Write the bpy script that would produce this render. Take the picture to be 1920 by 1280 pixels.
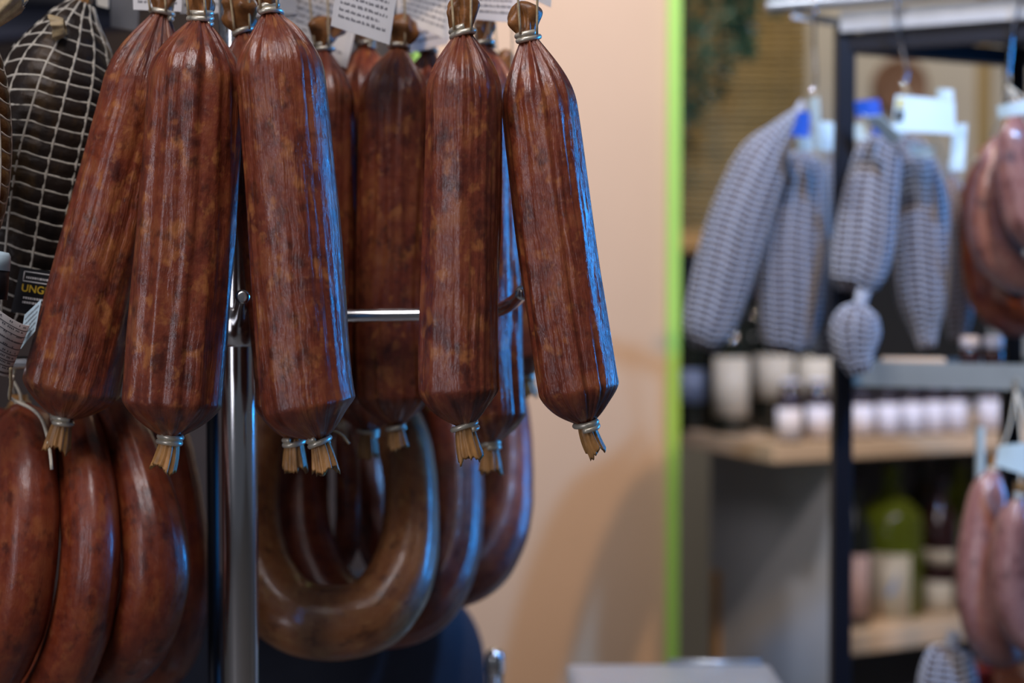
import bpy, bmesh, math, random
import numpy as np
from mathutils import Vector, Matrix, Euler

for o in list(bpy.data.objects):
    bpy.data.objects.remove(o)
SC = bpy.context.scene
COL = SC.collection
PI = math.pi

# ------------------------------------------------------------------ camera
F = 1920 * 50.0 / 36.0
PITCH = math.radians(2.0)
CAM = np.array((0.0, 0.0, 1.5))
FW = np.array((0.0, math.cos(PITCH), -math.sin(PITCH)))
UP = np.array((0.0, math.sin(PITCH), math.cos(PITCH)))
RT = np.array((1.0, 0.0, 0.0))
cd = bpy.data.cameras.new('camera')
cam = bpy.data.objects.new('camera', cd)
COL.objects.link(cam)
cd.lens = 50
cd.sensor_width = 36
cd.clip_start = 0.02
cam.location = CAM
cam.rotation_euler = (PI / 2 - PITCH, 0, 0)
cd.dof.use_dof = True
cd.dof.focus_distance = 1.03
cd.dof.aperture_fstop = 2.8
SC.camera = cam

# ------------------------------------------------------------------ world, lights, exposure
w = bpy.data.worlds.new('world')
SC.world = w
w.use_nodes = True
bg = w.node_tree.nodes['Background']
bg.inputs[0].default_value = (0.62, 0.66, 0.80, 1)
bg.inputs[1].default_value = 0.09


def area(name, loc, target, sx, sy, power, color, spread=180):
    l = bpy.data.lights.new(name, 'AREA')
    l.shape = 'RECTANGLE'
    l.size, l.size_y = sx, sy
    l.energy = power
    l.color = color
    l.spread = math.radians(spread)
    o = bpy.data.objects.new(name, l)
    COL.objects.link(o)
    o.location = loc
    o.rotation_euler = (Vector(target) - Vector(loc)).to_track_quat('-Z', 'Y').to_euler()
    return o


def spot(name, loc, target, power, color, angle, blend, r):
    l = bpy.data.lights.new(name, 'SPOT')
    l.energy = power
    l.color = color
    l.spot_size = math.radians(angle)
    l.spot_blend = blend
    l.shadow_soft_size = r
    o = bpy.data.objects.new(name, l)
    COL.objects.link(o)
    o.location = loc
    o.rotation_euler = (Vector(target) - Vector(loc)).to_track_quat('-Z', 'Y').to_euler()
    return o


# blue daylight from the shop front on the right
area('shop_window_daylight', (2.3, 2.1, 1.62), (0.0, 1.15, 1.45), 0.42, 1.5, 12, (0.02, 0.32, 1.0), 78)
# daylight through the shop door, left behind the customer
area('shop_door_daylight', (-1.7, -1.1, 1.7), (-0.2, 1.1, 1.5), 0.5, 1.8, 13, (0.88, 0.87, 1.0))
# ceiling panel above the customer side
area('ceiling_panel_light', (-0.35, 0.1, 2.9), (-0.1, 1.3, 1.3), 0.8, 0.8, 19, (0.97, 0.90, 0.93))
# ceiling spots over the partition, stand and cabinet; last two are added fill
spot('warm_ceiling_spot', (0.50, 0.50, 2.85), (0.06, 2.5, 1.42), 72, (1.0, 0.68, 0.38), 52, 0.35, 0.03)
spot('blue_display_spot', (0.74, 0.50, 2.85), (0.55, 2.1, 1.50), 150, (0.17, 0.46, 1.0), 60, 0.4, 0.035)
spot('cool_ceiling_spot', (-0.2, 1.7, 2.85), (0.5, 2.7, 1.2), 55, (0.84, 0.88, 1.0), 90, 0.5, 0.06)
spot('shelf_fill_light', (1.0, 1.0, 2.9), (0.88, 2.85, 1.15), 95, (1.0, 0.86, 0.80), 34, 0.4, 0.04)  # unseen fill, added to brighten the shelf boards and jars
spot('far_wall_fill', (0.9, 2.9, 2.95), (0.75, 4.0, 1.9), 48, (1.0, 0.90, 0.76), 72, 0.6, 0.08)  # unseen fill, added to lift the dark blind and far wall

SC.view_settings.view_transform = 'Standard'
SC.view_settings.look = 'None'
SC.view_settings.gamma = 1
SC.view_settings.use_curve_mapping = False
SC.view_settings.exposure = 0.0


# ------------------------------------------------------------------ helpers
def P(px, py, d):
    return CAM + d * (FW + RT * ((px - 960) / F) - UP * ((py - 640) / F))


def on_z(px, py, z):
    r = FW + RT * ((px - 960) / F) - UP * ((py - 640) / F)
    return CAM + r * ((z - CAM[2]) / r[2])


def on_y(px, py, y):
    r = FW + RT * ((px - 960) / F) - UP * ((py - 640) / F)
    return CAM + r * (y / r[1])


def V(a):
    return Vector((float(a[0]), float(a[1]), float(a[2])))


class MB:
    """collects geometry for one mesh"""

    def __init__(s):
        s.v, s.f, s.uv, s.n = [], [], [], 0

    def add(s, verts, faces, uvs=None):
        verts = np.asarray(verts, float).reshape(-1, 3)
        s.v.append(verts)
        for f in faces:
            s.f.append(tuple(int(i) + s.n for i in f))
        if uvs is None:
            uvs = verts[:, :2] * 1.0
        s.uv.append(np.asarray(uvs, float))
        s.n += len(verts)
        return s

    def box(s, c, size, rot=None):
        h = np.array(size) / 2
        vs = np.array([(x, y, z) for x in (-1, 1) for y in (-1, 1) for z in (-1, 1)], float) * h
        if rot is not None:
            vs = vs @ np.array(rot.to_matrix()).T
        vs = vs + np.array(c)
        return s.add(vs, [(0, 1, 3, 2), (4, 6, 7, 5), (0, 4, 5, 1), (2, 3, 7, 6), (0, 2, 6, 4), (1, 5, 7, 3)])

    def tube(s, pts, r, n=10, cap=True, closed=False):
        v, f, uv = tube(pts, r, n, cap, closed)
        return s.add(v, f, uv)

    def lathe(s, prof, n=28, c=(0, 0, 0), cap=True):
        """prof: list of (r,z)"""
        th = np.linspace(0, 2 * PI, n, endpoint=False)
        vs, fs = [], []
        for r, z in prof:
            vs += [(c[0] + r * math.cos(t), c[1] + r * math.sin(t), c[2] + z) for t in th]
        m = len(prof)
        for i in range(m - 1):
            for j in range(n):
                k = (j + 1) % n
                fs.append((i * n + j, i * n + k, (i + 1) * n + k, (i + 1) * n + j))
        if cap:
            fs.append(tuple(range(n))[::-1])
            fs.append(tuple((m - 1) * n + j for j in range(n)))
        return s.add(vs, fs)

    def build(s, name, mat, parent=None, smooth=True, bevel=0.0, loc=None, rot=None):
        me = bpy.data.meshes.new(name)
        V_ = np.concatenate(s.v)
        me.from_pydata(V_.tolist(), [], s.f)
        U = np.concatenate(s.uv)
        uvl = me.uv_layers.new(name='UVMap')
        li = np.empty(len(me.loops), dtype=np.int32)
        me.loops.foreach_get('vertex_index', li)
        uvl.data.foreach_set('uv', U[li].astype(np.float32).ravel())
        if smooth:
            me.polygons.foreach_set('use_smooth', np.ones(len(me.polygons), dtype=bool))
        me.materials.append(mat)
        me.update()
        o = bpy.data.objects.new(name, me)
        COL.objects.link(o)
        if parent is not None:
            o.parent = parent
        if loc is not None:
            o.location = V(loc)
        if rot is not None:
            o.rotation_euler = rot
        if bevel > 0:
            b = o.modifiers.new('bevel', 'BEVEL')
            b.width = bevel
            b.segments = 2
            b.limit_method = 'ANGLE'
        return o


def frames(pts):
    p = np.asarray(pts, float)
    t = np.gradient(p, axis=0)
    t /= np.linalg.norm(t, axis=1)[:, None] + 1e-12
    ref = np.array((0.0, 1.0, 0.0))      # start angle points away from the customer: seam at the back
    n0 = ref - t[0] * t[0].dot(ref)
    if np.linalg.norm(n0) < 0.2:
        ref = np.array((1.0, 0, 0))
        n0 = ref - t[0] * t[0].dot(ref)
    n0 /= np.linalg.norm(n0)
    N = [n0]
    for i in range(1, len(p)):
        n = N[-1] - t[i] * t[i].dot(N[-1])
        n /= np.linalg.norm(n) + 1e-12
        N.append(n)
    N = np.array(N)
    B = np.cross(t, N)
    return p, t, N, B


def tube(pts, r, n=10, cap=True, closed=False, disp=None):
    p, t, N, B = frames(pts)
    m = len(p)
    r = np.broadcast_to(np.asarray(r, float), (m,))
    th = np.linspace(0, 2 * PI, n, endpoint=False)
    s = np.concatenate([[0], np.cumsum(np.linalg.norm(np.diff(p, axis=0), axis=1))])
    R = np.repeat(r[:, None], n, 1)
    if disp is not None:
        R = R + disp(np.repeat(th[None], m, 0), np.repeat(s[:, None], n, 1), R)
    vs = p[:, None, :] + R[:, :, None] * (np.cos(th)[None, :, None] * N[:, None, :] + np.sin(th)[None, :, None] * B[:, None, :])
    rm = float(r.max())
    uv = np.stack([np.repeat(th[None] * rm, m, 0), np.repeat(s[:, None], n, 1)], -1)
    I = np.arange(m * n).reshape(m, n)
    fs = []
    rows = range(m if closed else m - 1)
    for i in rows:
        a, b = I[i], I[(i + 1) % m]
        for j in range(n):
            k = (j + 1) % n
            fs.append((a[j], a[k], b[k], b[j]))
    if cap and not closed:
        fs.append(tuple(I[0])[::-1])
        fs.append(tuple(I[-1]))
    return vs.reshape(-1, 3), fs, uv.reshape(-1, 2)


def catmull(pts, n):
    p = np.asarray(pts, float)
    k = len(p)
    ext = np.vstack([2 * p[0] - p[1], p, 2 * p[-1] - p[-2]])
    seg = np.linalg.norm(np.diff(p, axis=0)[:, :3], axis=1)
    cum = np.concatenate([[0], np.cumsum(seg)])
    out = []
    for q in np.linspace(0, cum[-1], n):
        i = min(max(np.searchsorted(cum, q, 'right') - 1, 0), k - 2)
        u = (q - cum[i]) / (seg[i] + 1e-12)
        a, b, c, d = ext[i], ext[i + 1], ext[i + 2], ext[i + 3]
        out.append(0.5 * ((2 * b) + (-a + c) * u + (2 * a - 5 * b + 4 * c - d) * u * u + (-a + 3 * b - 3 * c + d) * u ** 3))
    return np.array(out)


def tag(o, label, cat, group=None, kind=None):
    o['label'] = label
    o['category'] = cat
    if group:
        o['group'] = group
    if kind:
        o['kind'] = kind
    return o


def struct(o, label=None):
    o['kind'] = 'structure'
    if label:
        o['label'] = label
    return o


def empty(name, loc, label, cat, group=None):
    o = bpy.data.objects.new(name, None)
    COL.objects.link(o)
    o.empty_display_size = 0.02
    o.location = V(loc)
    return tag(o, label, cat, group)


def own(root, *parts):
    """parent world-space meshes to a root without moving them"""
    inv = Matrix.Translation(root.location).inverted()
    for p in parts:
        p.parent = root
        p.matrix_parent_inverse = inv


# ------------------------------------------------------------------ materials
def new_mat(name):
    m = bpy.data.materials.new(name)
    m.use_nodes = True
    nt = m.node_tree
    b = nt.nodes['Principled BSDF']
    return m, nt, b


def nd(nt, typ, **kw):
    n = nt.nodes.new(typ)
    for k, v in kw.items():
        setattr(n, k, v)
    return n


def noise(nt, vec, scale, detail=3, rough=0.55, sx=1, sy=1, sz=1, w=None):
    mp = nd(nt, 'ShaderNodeMapping')
    mp.inputs['Scale'].default_value = (sx, sy, sz)
    nt.links.new(vec, mp.inputs['Vector'])
    n = nd(nt, 'ShaderNodeTexNoise')
    if w is not None:
        n.noise_dimensions = '4D'
        nt.links.new(w, n.inputs['W'])
    n.inputs['Scale'].default_value = scale
    n.inputs['Detail'].default_value = detail
    n.inputs['Roughness'].default_value = rough
    nt.links.new(mp.outputs[0], n.inputs['Vector'])
    return n.outputs['Fac']


def ramp(nt, fac, stops):
    r = nd(nt, 'ShaderNodeValToRGB')
    el = r.color_ramp.elements
    while len(el) < len(stops):
        el.new(0.5)
    for e, (p, c) in zip(el, stops):
        e.position = p
        e.color = (c[0], c[1], c[2], 1) if hasattr(c, '__len__') else (c, c, c, 1)
    nt.links.new(fac, r.inputs[0])
    return r.outputs[0]


def mix(nt, fac, a, b, mode='MIX'):
    m = nd(nt, 'ShaderNodeMix', data_type='RGBA', blend_type=mode)
    for sock, val in ((m.inputs['Factor'], fac), (m.inputs['A'], a), (m.inputs['B'], b)):
        if hasattr(val, 'is_linked'):
            nt.links.new(val, sock)
        elif hasattr(val, '__len__'):
            sock.default_value = (*val[:3], 1)
        else:
            sock.default_value = val
    for i in m.inputs:
        pass
    return m.outputs['Result']


def mixc(nt, fac, a, b, mode='MIX'):
    m = nd(nt, 'ShaderNodeMix', data_type='RGBA', blend_type=mode)
    fi, ai, bi = m.inputs[0], m.inputs[6], m.inputs[7]
    for sock, val in ((fi, fac), (ai, a), (bi, b)):
        if isinstance(val, bpy.types.NodeSocket):
            nt.links.new(val, sock)
        elif isinstance(val, (tuple, list)):
            sock.default_value = (val[0], val[1], val[2], 1)
        else:
            sock.default_value = val
    return m.outputs[2]


def bump(nt, b, h, strength, dist, prev=None):
    n = nd(nt, 'ShaderNodeBump')
    n.inputs['Strength'].default_value = strength
    n.inputs['Distance'].default_value = dist
    nt.links.new(h, n.inputs['Height'])
    if prev is not None:
        nt.links.new(prev, n.inputs['Normal'])
    nt.links.new(n.outputs[0], b.inputs['Normal'])
    return n.outputs[0]


def meat(name, dark, mid, fat, streak=1.0, rough=0.36, coat=0.35, fatamt=1.0):
    m, nt, b = new_mat(name)
    uv = nd(nt, 'ShaderNodeUVMap').outputs[0]
    oi = nd(nt, 'ShaderNodeObjectInfo')
    mul = nd(nt, 'ShaderNodeMath', operation='MULTIPLY')
    nt.links.new(oi.outputs['Random'], mul.inputs[0])
    mul.inputs[1].default_value = 37.0
    W = mul.outputs[0]
    big = noise(nt, uv, 40, 4, 0.62, w=W)
    fmid = [(mid[i] * 0.5 + fat[i] * 0.5) for i in range(3)]
    c = ramp(nt, big, [(0.30, dark), (0.50, mid), (0.70, fmid)])
    # marbled fat: irregular pale islands
    sp = noise(nt, uv, 75, 3, 0.55, sy=0.8, w=W)
    spf = ramp(nt, sp, [(0.56, 0.0), (0.66, 0.75 * fatamt)])
    c = mixc(nt, spf, c, tuple(fat))
    sp3 = noise(nt, uv, 210, 2, 0.5, w=W)
    c = mixc(nt, ramp(nt, sp3, [(0.57, 0.0), (0.72, 0.5 * fatamt)]), c, tuple(fmid))
    sp2 = noise(nt, uv, 58, 3, 0.6, w=W, sx=1.3)
    c = mixc(nt, ramp(nt, sp2, [(0.32, 0.75), (0.46, 0.0)]), c, tuple(x * 0.5 for x in dark))
    # wavy lengthwise wrinkles of the dried casing
    mp = nd(nt, 'ShaderNodeMapping')
    mp.inputs['Scale'].default_value = (1, 1, 1)
    nw = nd(nt, 'ShaderNodeTexNoise')
    nw.inputs['Scale'].default_value = 28
    nt.links.new(uv, nw.inputs['Vector'])
    wv = nd(nt, 'ShaderNodeVectorMath', operation='MULTIPLY_ADD')
    nt.links.new(nw.outputs['Color'], wv.inputs[0])
    wv.inputs[1].default_value = (0.007, 0.007, 0.0)
    nt.links.new(uv, wv.inputs[2])
    st = noise(nt, wv.outputs[0], 1.0, 4, 0.62, sx=300, sy=22, w=W)
    patch = ramp(nt, noise(nt, uv, 13, 2, 0.5, sx=2.2, w=W), [(0.40, 0.12), (0.60, 1.0)])
    sth = mixc(nt, patch, (0.5, 0.5, 0.5), st)
    stf = ramp(nt, sth, [(0.31, 0.5 * streak), (0.45, 0.0)])
    c = mixc(nt, stf, c, tuple(x * 0.6 for x in dark))
    hv = nd(nt, 'ShaderNodeHueSaturation')
    mr = nd(nt, 'ShaderNodeMapRange')
    nt.links.new(oi.outputs['Random'], mr.inputs[0])
    mr.inputs[3].default_value = 0.88
    mr.inputs[4].default_value = 1.12
    nt.links.new(mr.outputs[0], hv.inputs['Value'])
    nt.links.new(c, hv.inputs['Color'])
    nt.links.new(hv.outputs[0], b.inputs['Base Color'])
    rr = ramp(nt, sp3, [(0.3, rough - 0.08), (0.7, rough + 0.12)])
    nt.links.new(rr, b.inputs['Roughness'])
    b.inputs['Coat Weight'].default_value = coat
    b.inputs['Coat Roughness'].default_value = 0.14
    n1 = bump(nt, b, sth, 0.9 * streak, 0.0022)
    fine = noise(nt, wv.outputs[0], 150, 4, 0.62, w=W, sy=0.5)
    n2 = bump(nt, b, fine, 0.30 + 0.35 * streak, 0.0014, n1)
    nt.links.new(n2, b.inputs['Coat Normal'])
    return m


M = {}
M['salami'] = meat('salami_casing', (0.080, 0.014, 0.008), (0.205, 0.042, 0.017), (0.42, 0.150, 0.042), 1.0, 0.36, 0.5)
M['ring'] = meat('ring_sausage_casing', (0.105, 0.015, 0.007), (0.200, 0.036, 0.012), (0.33, 0.100, 0.028), 0.15, 0.40, 0.22, 0.6)
M['ring_pale'] = meat('pale_ring_casing', (0.17, 0.052, 0.018), (0.31, 0.112, 0.036), (0.46, 0.22, 0.075), 0.15, 0.36, 0.35, 0.7)
M['ring_bg'] = meat('pinkish_ring_casing', (0.17, 0.065, 0.055), (0.28, 0.125, 0.105), (0.36, 0.20, 0.16), 0.1, 0.30, 0.6, 0.5)


def simple(name, col, rough=0.5, metal=0.0, spec=0.5, var=0.0, vscale=30, bmp=0.0, coords='Object', stretch=(1, 1, 1), emit=None):
    m, nt, b = new_mat(name)
    b.inputs['Roughness'].default_value = rough
    b.inputs['Metallic'].default_value = metal
    b.inputs['Specular IOR Level'].default_value = spec
    tc = nd(nt, 'ShaderNodeTexCoord')
    f = noise(nt, tc.outputs[coords], vscale, 4, 0.6, *stretch)
    lo = [c * (1 - var) for c in col]
    hi = [min(1, c * (1 + var)) for c in col]
    c = ramp(nt, f, [(0.3, lo), (0.7, hi)])
    nt.links.new(c, b.inputs['Base Color'])
    if bmp > 0:
        bump(nt, b, f, bmp, 0.002)
    return m


M['tuft'] = simple('dried_casing_end', (0.40, 0.20, 0.065), 0.42, var=0.45, vscale=160, bmp=0.4, stretch=(1, 1, .3))
M['flap'] = simple('pale_dry_casing', (0.52, 0.40, 0.22), 0.5, var=0.3, vscale=120, bmp=0.3)
M['tuft_dark'] = simple('brown_casing_end', (0.26, 0.105, 0.03), 0.38, var=0.45, vscale=120, bmp=0.4)
M['clip'] = simple('clip_wire', (0.68, 0.63, 0.50), 0.34, metal=0.5, var=0.12, vscale=200)
M['twine'] = simple('twine', (0.55, 0.42, 0.24), 0.85, var=0.2, vscale=400)
M['twine_white'] = simple('white_twine', (0.72, 0.66, 0.52), 0.85, var=0.15, vscale=400)
M['net'] = simple('elastic_net_cord', (0.66, 0.62, 0.52), 0.8, var=0.15, vscale=300)
M['net_bg'] = simple('white_net_cord', (0.41, 0.43, 0.48), 0.8, var=0.12, vscale=200)
M['chrome'] = simple('chrome', (0.78, 0.78, 0.77), 0.16, metal=1.0, var=0.03, vscale=20)
M['paper'] = simple('tag_paper', (0.78, 0.77, 0.76), 0.6, var=0.03, vscale=40)
M['paper_warm'] = simple('cream_paper', (0.74, 0.70, 0.60), 0.6, var=0.05, vscale=40)
M['grey_tag'] = simple('grey_card', (0.13, 0.13, 0.135), 0.6, var=0.1)
M['ink'] = simple('black_print', (0.03, 0.03, 0.035), 0.6)
M['ink_grey'] = simple('grey_print', (0.16, 0.16, 0.18), 0.6)
M['black_label'] = simple('black_glossy_label', (0.006, 0.006, 0.008), 0.4, spec=0.3)
M['yellow_ink'] = simple('yellow_print', (0.75, 0.50, 0.03), 0.5)
M['peach'] = simple('peach_wall_paint', (0.66, 0.425, 0.255), 0.85, var=0.03, vscale=3)
M['lime'] = simple('lime_green_paint', (0.42, 0.68, 0.10), 0.6, var=0.03, vscale=5)
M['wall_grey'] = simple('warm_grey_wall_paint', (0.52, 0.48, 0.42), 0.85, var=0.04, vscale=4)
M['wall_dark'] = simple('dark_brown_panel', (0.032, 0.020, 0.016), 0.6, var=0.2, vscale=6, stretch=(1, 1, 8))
M['floor'] = simple('grey_floor', (0.22, 0.20, 0.18), 0.5, var=0.08, vscale=5)
M['navy'] = simple('navy_fabric', (0.010, 0.014, 0.030), 0.75, var=0.2, vscale=200, bmp=0.2)
M['navy_beam'] = simple('navy_painted_board', (0.020, 0.026, 0.055), 0.55, var=0.1, vscale=8)
M['black_steel'] = simple('black_painted_steel', (0.0035, 0.005, 0.011), 0.45, spec=0.3, var=0.1, vscale=20)
M['steel_grey'] = simple('brushed_grey_steel', (0.42, 0.44, 0.45), 0.38, metal=0.7, var=0.08, vscale=40)
M['tray'] = simple('grey_green_tray', (0.26, 0.28, 0.26), 0.45, var=0.1, vscale=10)
M['underside'] = simple('brown_board_underside', (0.20, 0.16, 0.14), 0.6, var=0.08, vscale=10)
M['wood'] = simple('light_beech_board', (0.74, 0.52, 0.33), 0.5, var=0.12, vscale=5, stretch=(1, 8, 8))
M['wood_orange'] = simple('orange_wood_rail', (0.62, 0.32, 0.08), 0.5, var=0.12, vscale=6, stretch=(1, 8, 8))
M['cabinet_side'] = simple('pale_grey_laminate', (0.60, 0.60, 0.62), 0.5, var=0.03, vscale=6)
M['cabinet_dark'] = simple('black_laminate', (0.012, 0.012, 0.012), 0.5, var=0.1, vscale=6)
M['bamboo'] = simple('bamboo_slat', (0.36, 0.25, 0.10), 0.55, var=0.35, vscale=7, stretch=(1, 1, 40))
M['leaf'] = simple('vine_leaf', (0.045, 0.13, 0.075), 0.35, var=0.5, vscale=12)
M['stem'] = simple('vine_stem', (0.06, 0.06, 0.02), 0.7)
M['plaque'] = simple('brown_wood_disc', (0.20, 0.105, 0.065), 0.6, var=0.2, vscale=12)
M['glass_dark'] = simple('dark_bottle_glass', (0.012, 0.014, 0.010), 0.06, spec=0.7)
M['glass_red'] = simple('dark_preserve_in_glass', (0.035, 0.012, 0.012), 0.08, spec=0.7, var=0.3)
M['label_white'] = simple('white_jar_label', (0.80, 0.76, 0.82), 0.5, var=0.03)
M['label_beige'] = simple('beige_bottle_label', (0.60, 0.53, 0.42), 0.55, var=0.08, vscale=20)
M['label_pink'] = simple('pink_bottle_label', (0.58, 0.40, 0.38), 0.55, var=0.12, vscale=40)
M['label_green'] = simple('pale_green_print', (0.44, 0.56, 0.42), 0.55, var=0.05)
M['label_blue'] = simple('pale_blue_print', (0.30, 0.40, 0.60), 0.55, var=0.05)
M['label_slate'] = simple('slate_blue_label', (0.16, 0.19, 0.27), 0.5, var=0.08)
M['lid'] = simple('dark_jar_lid', (0.05, 0.045, 0.07), 0.2, metal=0.5)
M['lid_white'] = simple('white_cap', (0.78, 0.76, 0.84), 0.3)
M['blue_tag'] = simple('blue_plastic_tag', (0.02, 0.10, 0.55), 0.3, var=0.1)
M['white_tag'] = simple('white_plastic_tag', (0.60, 0.80, 0.90), 0.35, var=0.03)
M['yellow_tag'] = simple('yellow_print_band', (0.62, 0.52, 0.10), 0.4)
M['pink_dot'] = simple('pink_seal_print', (0.65, 0.25, 0.22), 0.4)
M['red_pack'] = simple('red_packaging', (0.30, 0.035, 0.025), 0.35, var=0.3, vscale=20)
M['orange_pack'] = simple('orange_packaging', (0.50, 0.15, 0.06), 0.35, var=0.3, vscale=20)
M['wax'] = simple('dark_cured_meat', (0.030, 0.020, 0.016), 0.45, var=0.6, vscale=30, bmp=0.6)
M['brown_sausage'] = simple('brown_dry_sausage', (0.12, 0.055, 0.03), 0.5, var=0.35, vscale=50, bmp=0.4)


def ham_mat(name, a, b_, c_):
    m, nt, b = new_mat(name)
    uv = nd(nt, 'ShaderNodeUVMap').outputs[0]
    f = noise(nt, uv, 22, 4, 0.6, sy=0.35)
    c = ramp(nt, f, [(0.32, a), (0.52, b_), (0.72, c_)])
    nt.links.new(c, b.inputs['Base Color'])
    b.inputs['Roughness'].default_value = 0.42
    b.inputs['Specular IOR Level'].default_value = 0.28
    g = noise(nt, uv, 160, 4, 0.6)
    bump(nt, b, g, 0.5, 0.002)
    return m


M['ham'] = ham_mat('dark_ham_rind', (0.010, 0.008, 0.008), (0.028, 0.019, 0.014), (0.15, 0.085, 0.028))
M['ham_brown'] = ham_mat('amber_ham_rind', (0.03, 0.014, 0.006), (0.10, 0.045, 0.014), (0.24, 0.13, 0.04))
M['ham_bg'] = ham_mat('mould_dusted_rind', (0.05, 0.03, 0.028), (0.09, 0.065, 0.065), (0.15, 0.13, 0.14))


def glass(name, col, rough=0.05, trans=1.0):
    m, nt, b = new_mat(name)
    tc = nd(nt, 'ShaderNodeTexCoord')
    f = noise(nt, tc.outputs['Object'], 8, 2)
    c = ramp(nt, f, [(0.3, [x * 0.96 for x in col]), (0.7, col)])
    nt.links.new(c, b.inputs['Base Color'])
    b.inputs['Transmission Weight'].default_value = trans
    b.inputs['Roughness'].default_value = rough
    b.inputs['IOR'].default_value = 1.45
    return m


M['glass_green'] = glass('olive_green_glass', (0.28, 0.36, 0.03), 0.08, 0.6)
M['acrylic'] = glass('frosted_acrylic', (0.85, 0.84, 0.83), 0.28, 0.75)


# ------------------------------------------------------------------ structure
def slab(name, c, size, mat, rot=None, bevel=0.0):
    return MB().box((0, 0, 0), size).build(name, mat, None, smooth=False, bevel=bevel, loc=c, rot=rot)


struct(slab('floor', (0, 1.5, -0.05), (7.0, 6.4, 0.1), M['floor']))
struct(slab('wall_back', (0.6, 4.05, 1.5), (5.8, 0.1, 3.0), M['wall_grey']))
# peach partition with lime painted edges
yw = 2.5
xl = on_y(802, 300, yw)[0]
xr = on_y(1250, 640, yw)[0]
struct(slab('wall_partition', ((xl + xr) / 2, yw + 0.06, 1.5), (xr - xl, 0.12, 3.0), M['peach']), 'peach painted partition with lime green edges')
struct(slab('trim_1', (xr + 0.011, yw + 0.055, 1.5), (0.022, 0.134, 3.0), M['lime']), 'lime green edge of the partition beside the shelves')
struct(slab('trim_2', (xl - 0.011, yw + 0.055, 1.5), (0.022, 0.134, 3.0), M['lime']), 'lime green edge of the partition behind the salamis')
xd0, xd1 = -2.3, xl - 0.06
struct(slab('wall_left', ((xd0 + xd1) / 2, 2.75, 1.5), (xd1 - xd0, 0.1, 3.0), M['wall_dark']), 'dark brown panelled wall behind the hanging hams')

# ------------------------------------------------------------------ the rack of the salamis
ZT = P(960, -225, 1.05)[2]      # height of the upper hanging bars


def rack():
    pb = P(448, 640, 1.15)
    root = empty('display_rack', (pb[0], pb[1], 0), 'chrome display rack with upright tube carrying the straight salamis', 'rack')
    parts = []
    r = 0.0144
    prof = [(r, 0.02), (r, ZT + 0.03), (r * 0.9, ZT + 0.036), (0.002, ZT + 0.038)]
    parts.append(MB().lathe(prof, 32, (pb[0], pb[1], 0)).build('upright', M['chrome']))
    pt = P(399, 900, 1.22)
    parts.append(MB().lathe([(0.0052, 0.02), (0.0052, 1.62), (0.001, 1.623)], 20, (pt[0], pt[1], 0)).build('shaded_side_upright', M['black_steel']))  # chrome tube standing in shade, so its darkness is put into the colour
    parts.append(MB().lathe([(0.24, 0), (0.24, 0.012), (0.225, 0.02), (0.03, 0.03), (0.016, 0.05)], 48, (pb[0], pb[1], 0)).build('base', M['chrome']))
    # upper bars
    for d in (1.02, 1.10, 1.23, 1.33):
        z = ZT
        a, b = (-0.50, d, z), (0.16, d, z)
        parts.append(MB().tube([a, b], 0.0055, 14).build('hanging_bar', M['chrome']))
    for x in (-0.49, pb[0] + 0.022, 0.15):
        parts.append(MB().tube([(x, 1.0, ZT - 0.009), (x, 1.35, ZT - 0.009)], 0.0045, 12).build('cross_bar', M['chrome']))
    # lower rail: from the upright to the right, then bending towards the customer
    pts = [P(452, 600, 1.162), P(520, 597, 1.164), P(655, 592, 1.164), P(785, 590, 1.164), P(880, 588, 1.16), P(930, 583, 1.15), P(962, 566, 1.125), P(980, 548, 1.09)]
    parts.append(MB().tube(catmull(pts, 60), 0.0055, 16).build('lower_rail', M['chrome']))
    # short peg with a flat round end
    a, b = P(445, 608, 1.14), P(455, 556, 1.045)
    parts.append(MB().tube([a, a * .03 + b * .97, b, b + (b - a) * 0.002], [0.0047, 0.0047, 0.0053, 0.003], 18).build('peg', M['chrome']))
    zc = P(445, 612, 1.15)[2]
    parts.append(MB().lathe([(0.0150, -0.016), (0.0185, -0.014), (0.0185, 0.014), (0.0150, 0.016)], 32, (pb[0], pb[1], zc)).build('collar', M['chrome']))
    # rear rail for the ring sausages
    pts = [(pb[0], pb[1] + 0.01, zc), (pb[0] + 0.01, 1.355, zc), (pb[0] + 0.05, 1.40, zc), (-0.02, 1.40, zc)]
    parts.append(MB().tube(catmull(pts, 40), 0.0055, 14).build('rear_rail', M['chrome']))
    # left rail
    pts = [(pb[0], pb[1], zc - 0.03), (-0.27, 1.17, zc - 0.03), (-0.45, 1.17, zc - 0.03)]
    parts.append(MB().tube(catmull(pts, 30), 0.0055, 14).build('side_rail', M['chrome']))
    own(root, *parts)
    return zc


ZC = rack()


# ------------------------------------------------------------------ sausages
def wrinkle(seed, amp, kmax=34, twist=6.0):
    rg = np.random.RandomState(seed)
    ks = rg.randint(5, kmax, 22)
    ph = rg.rand(22) * 6.28
    fr = (rg.rand(22) - 0.5) * 2 * twist
    a = rg.rand(22) * amp / np.sqrt(ks) * 1.1
    lk = rg.randint(1, 4, 6)
    lf = rg.rand(6) * 40 - 20
    lp = rg.rand(6) * 6.28
    m1, m2 = rg.rand() * 6.28, 12 + rg.rand() * 14

    def f(th, s, R):
        o = np.zeros_like(th)
        for k, p, q, w_ in zip(ks, ph, fr, a):
            env = 0.55 + 0.45 * np.sin(s * (m2 + k) + p * 3 + th * 2)
            o += w_ * env * np.cos(k * th + p + q * s)
        for k, q, p in zip(lk, lf, lp):
            o += 0.00045 * np.cos(k * th + q * s + p)
        return o
    return f


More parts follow.
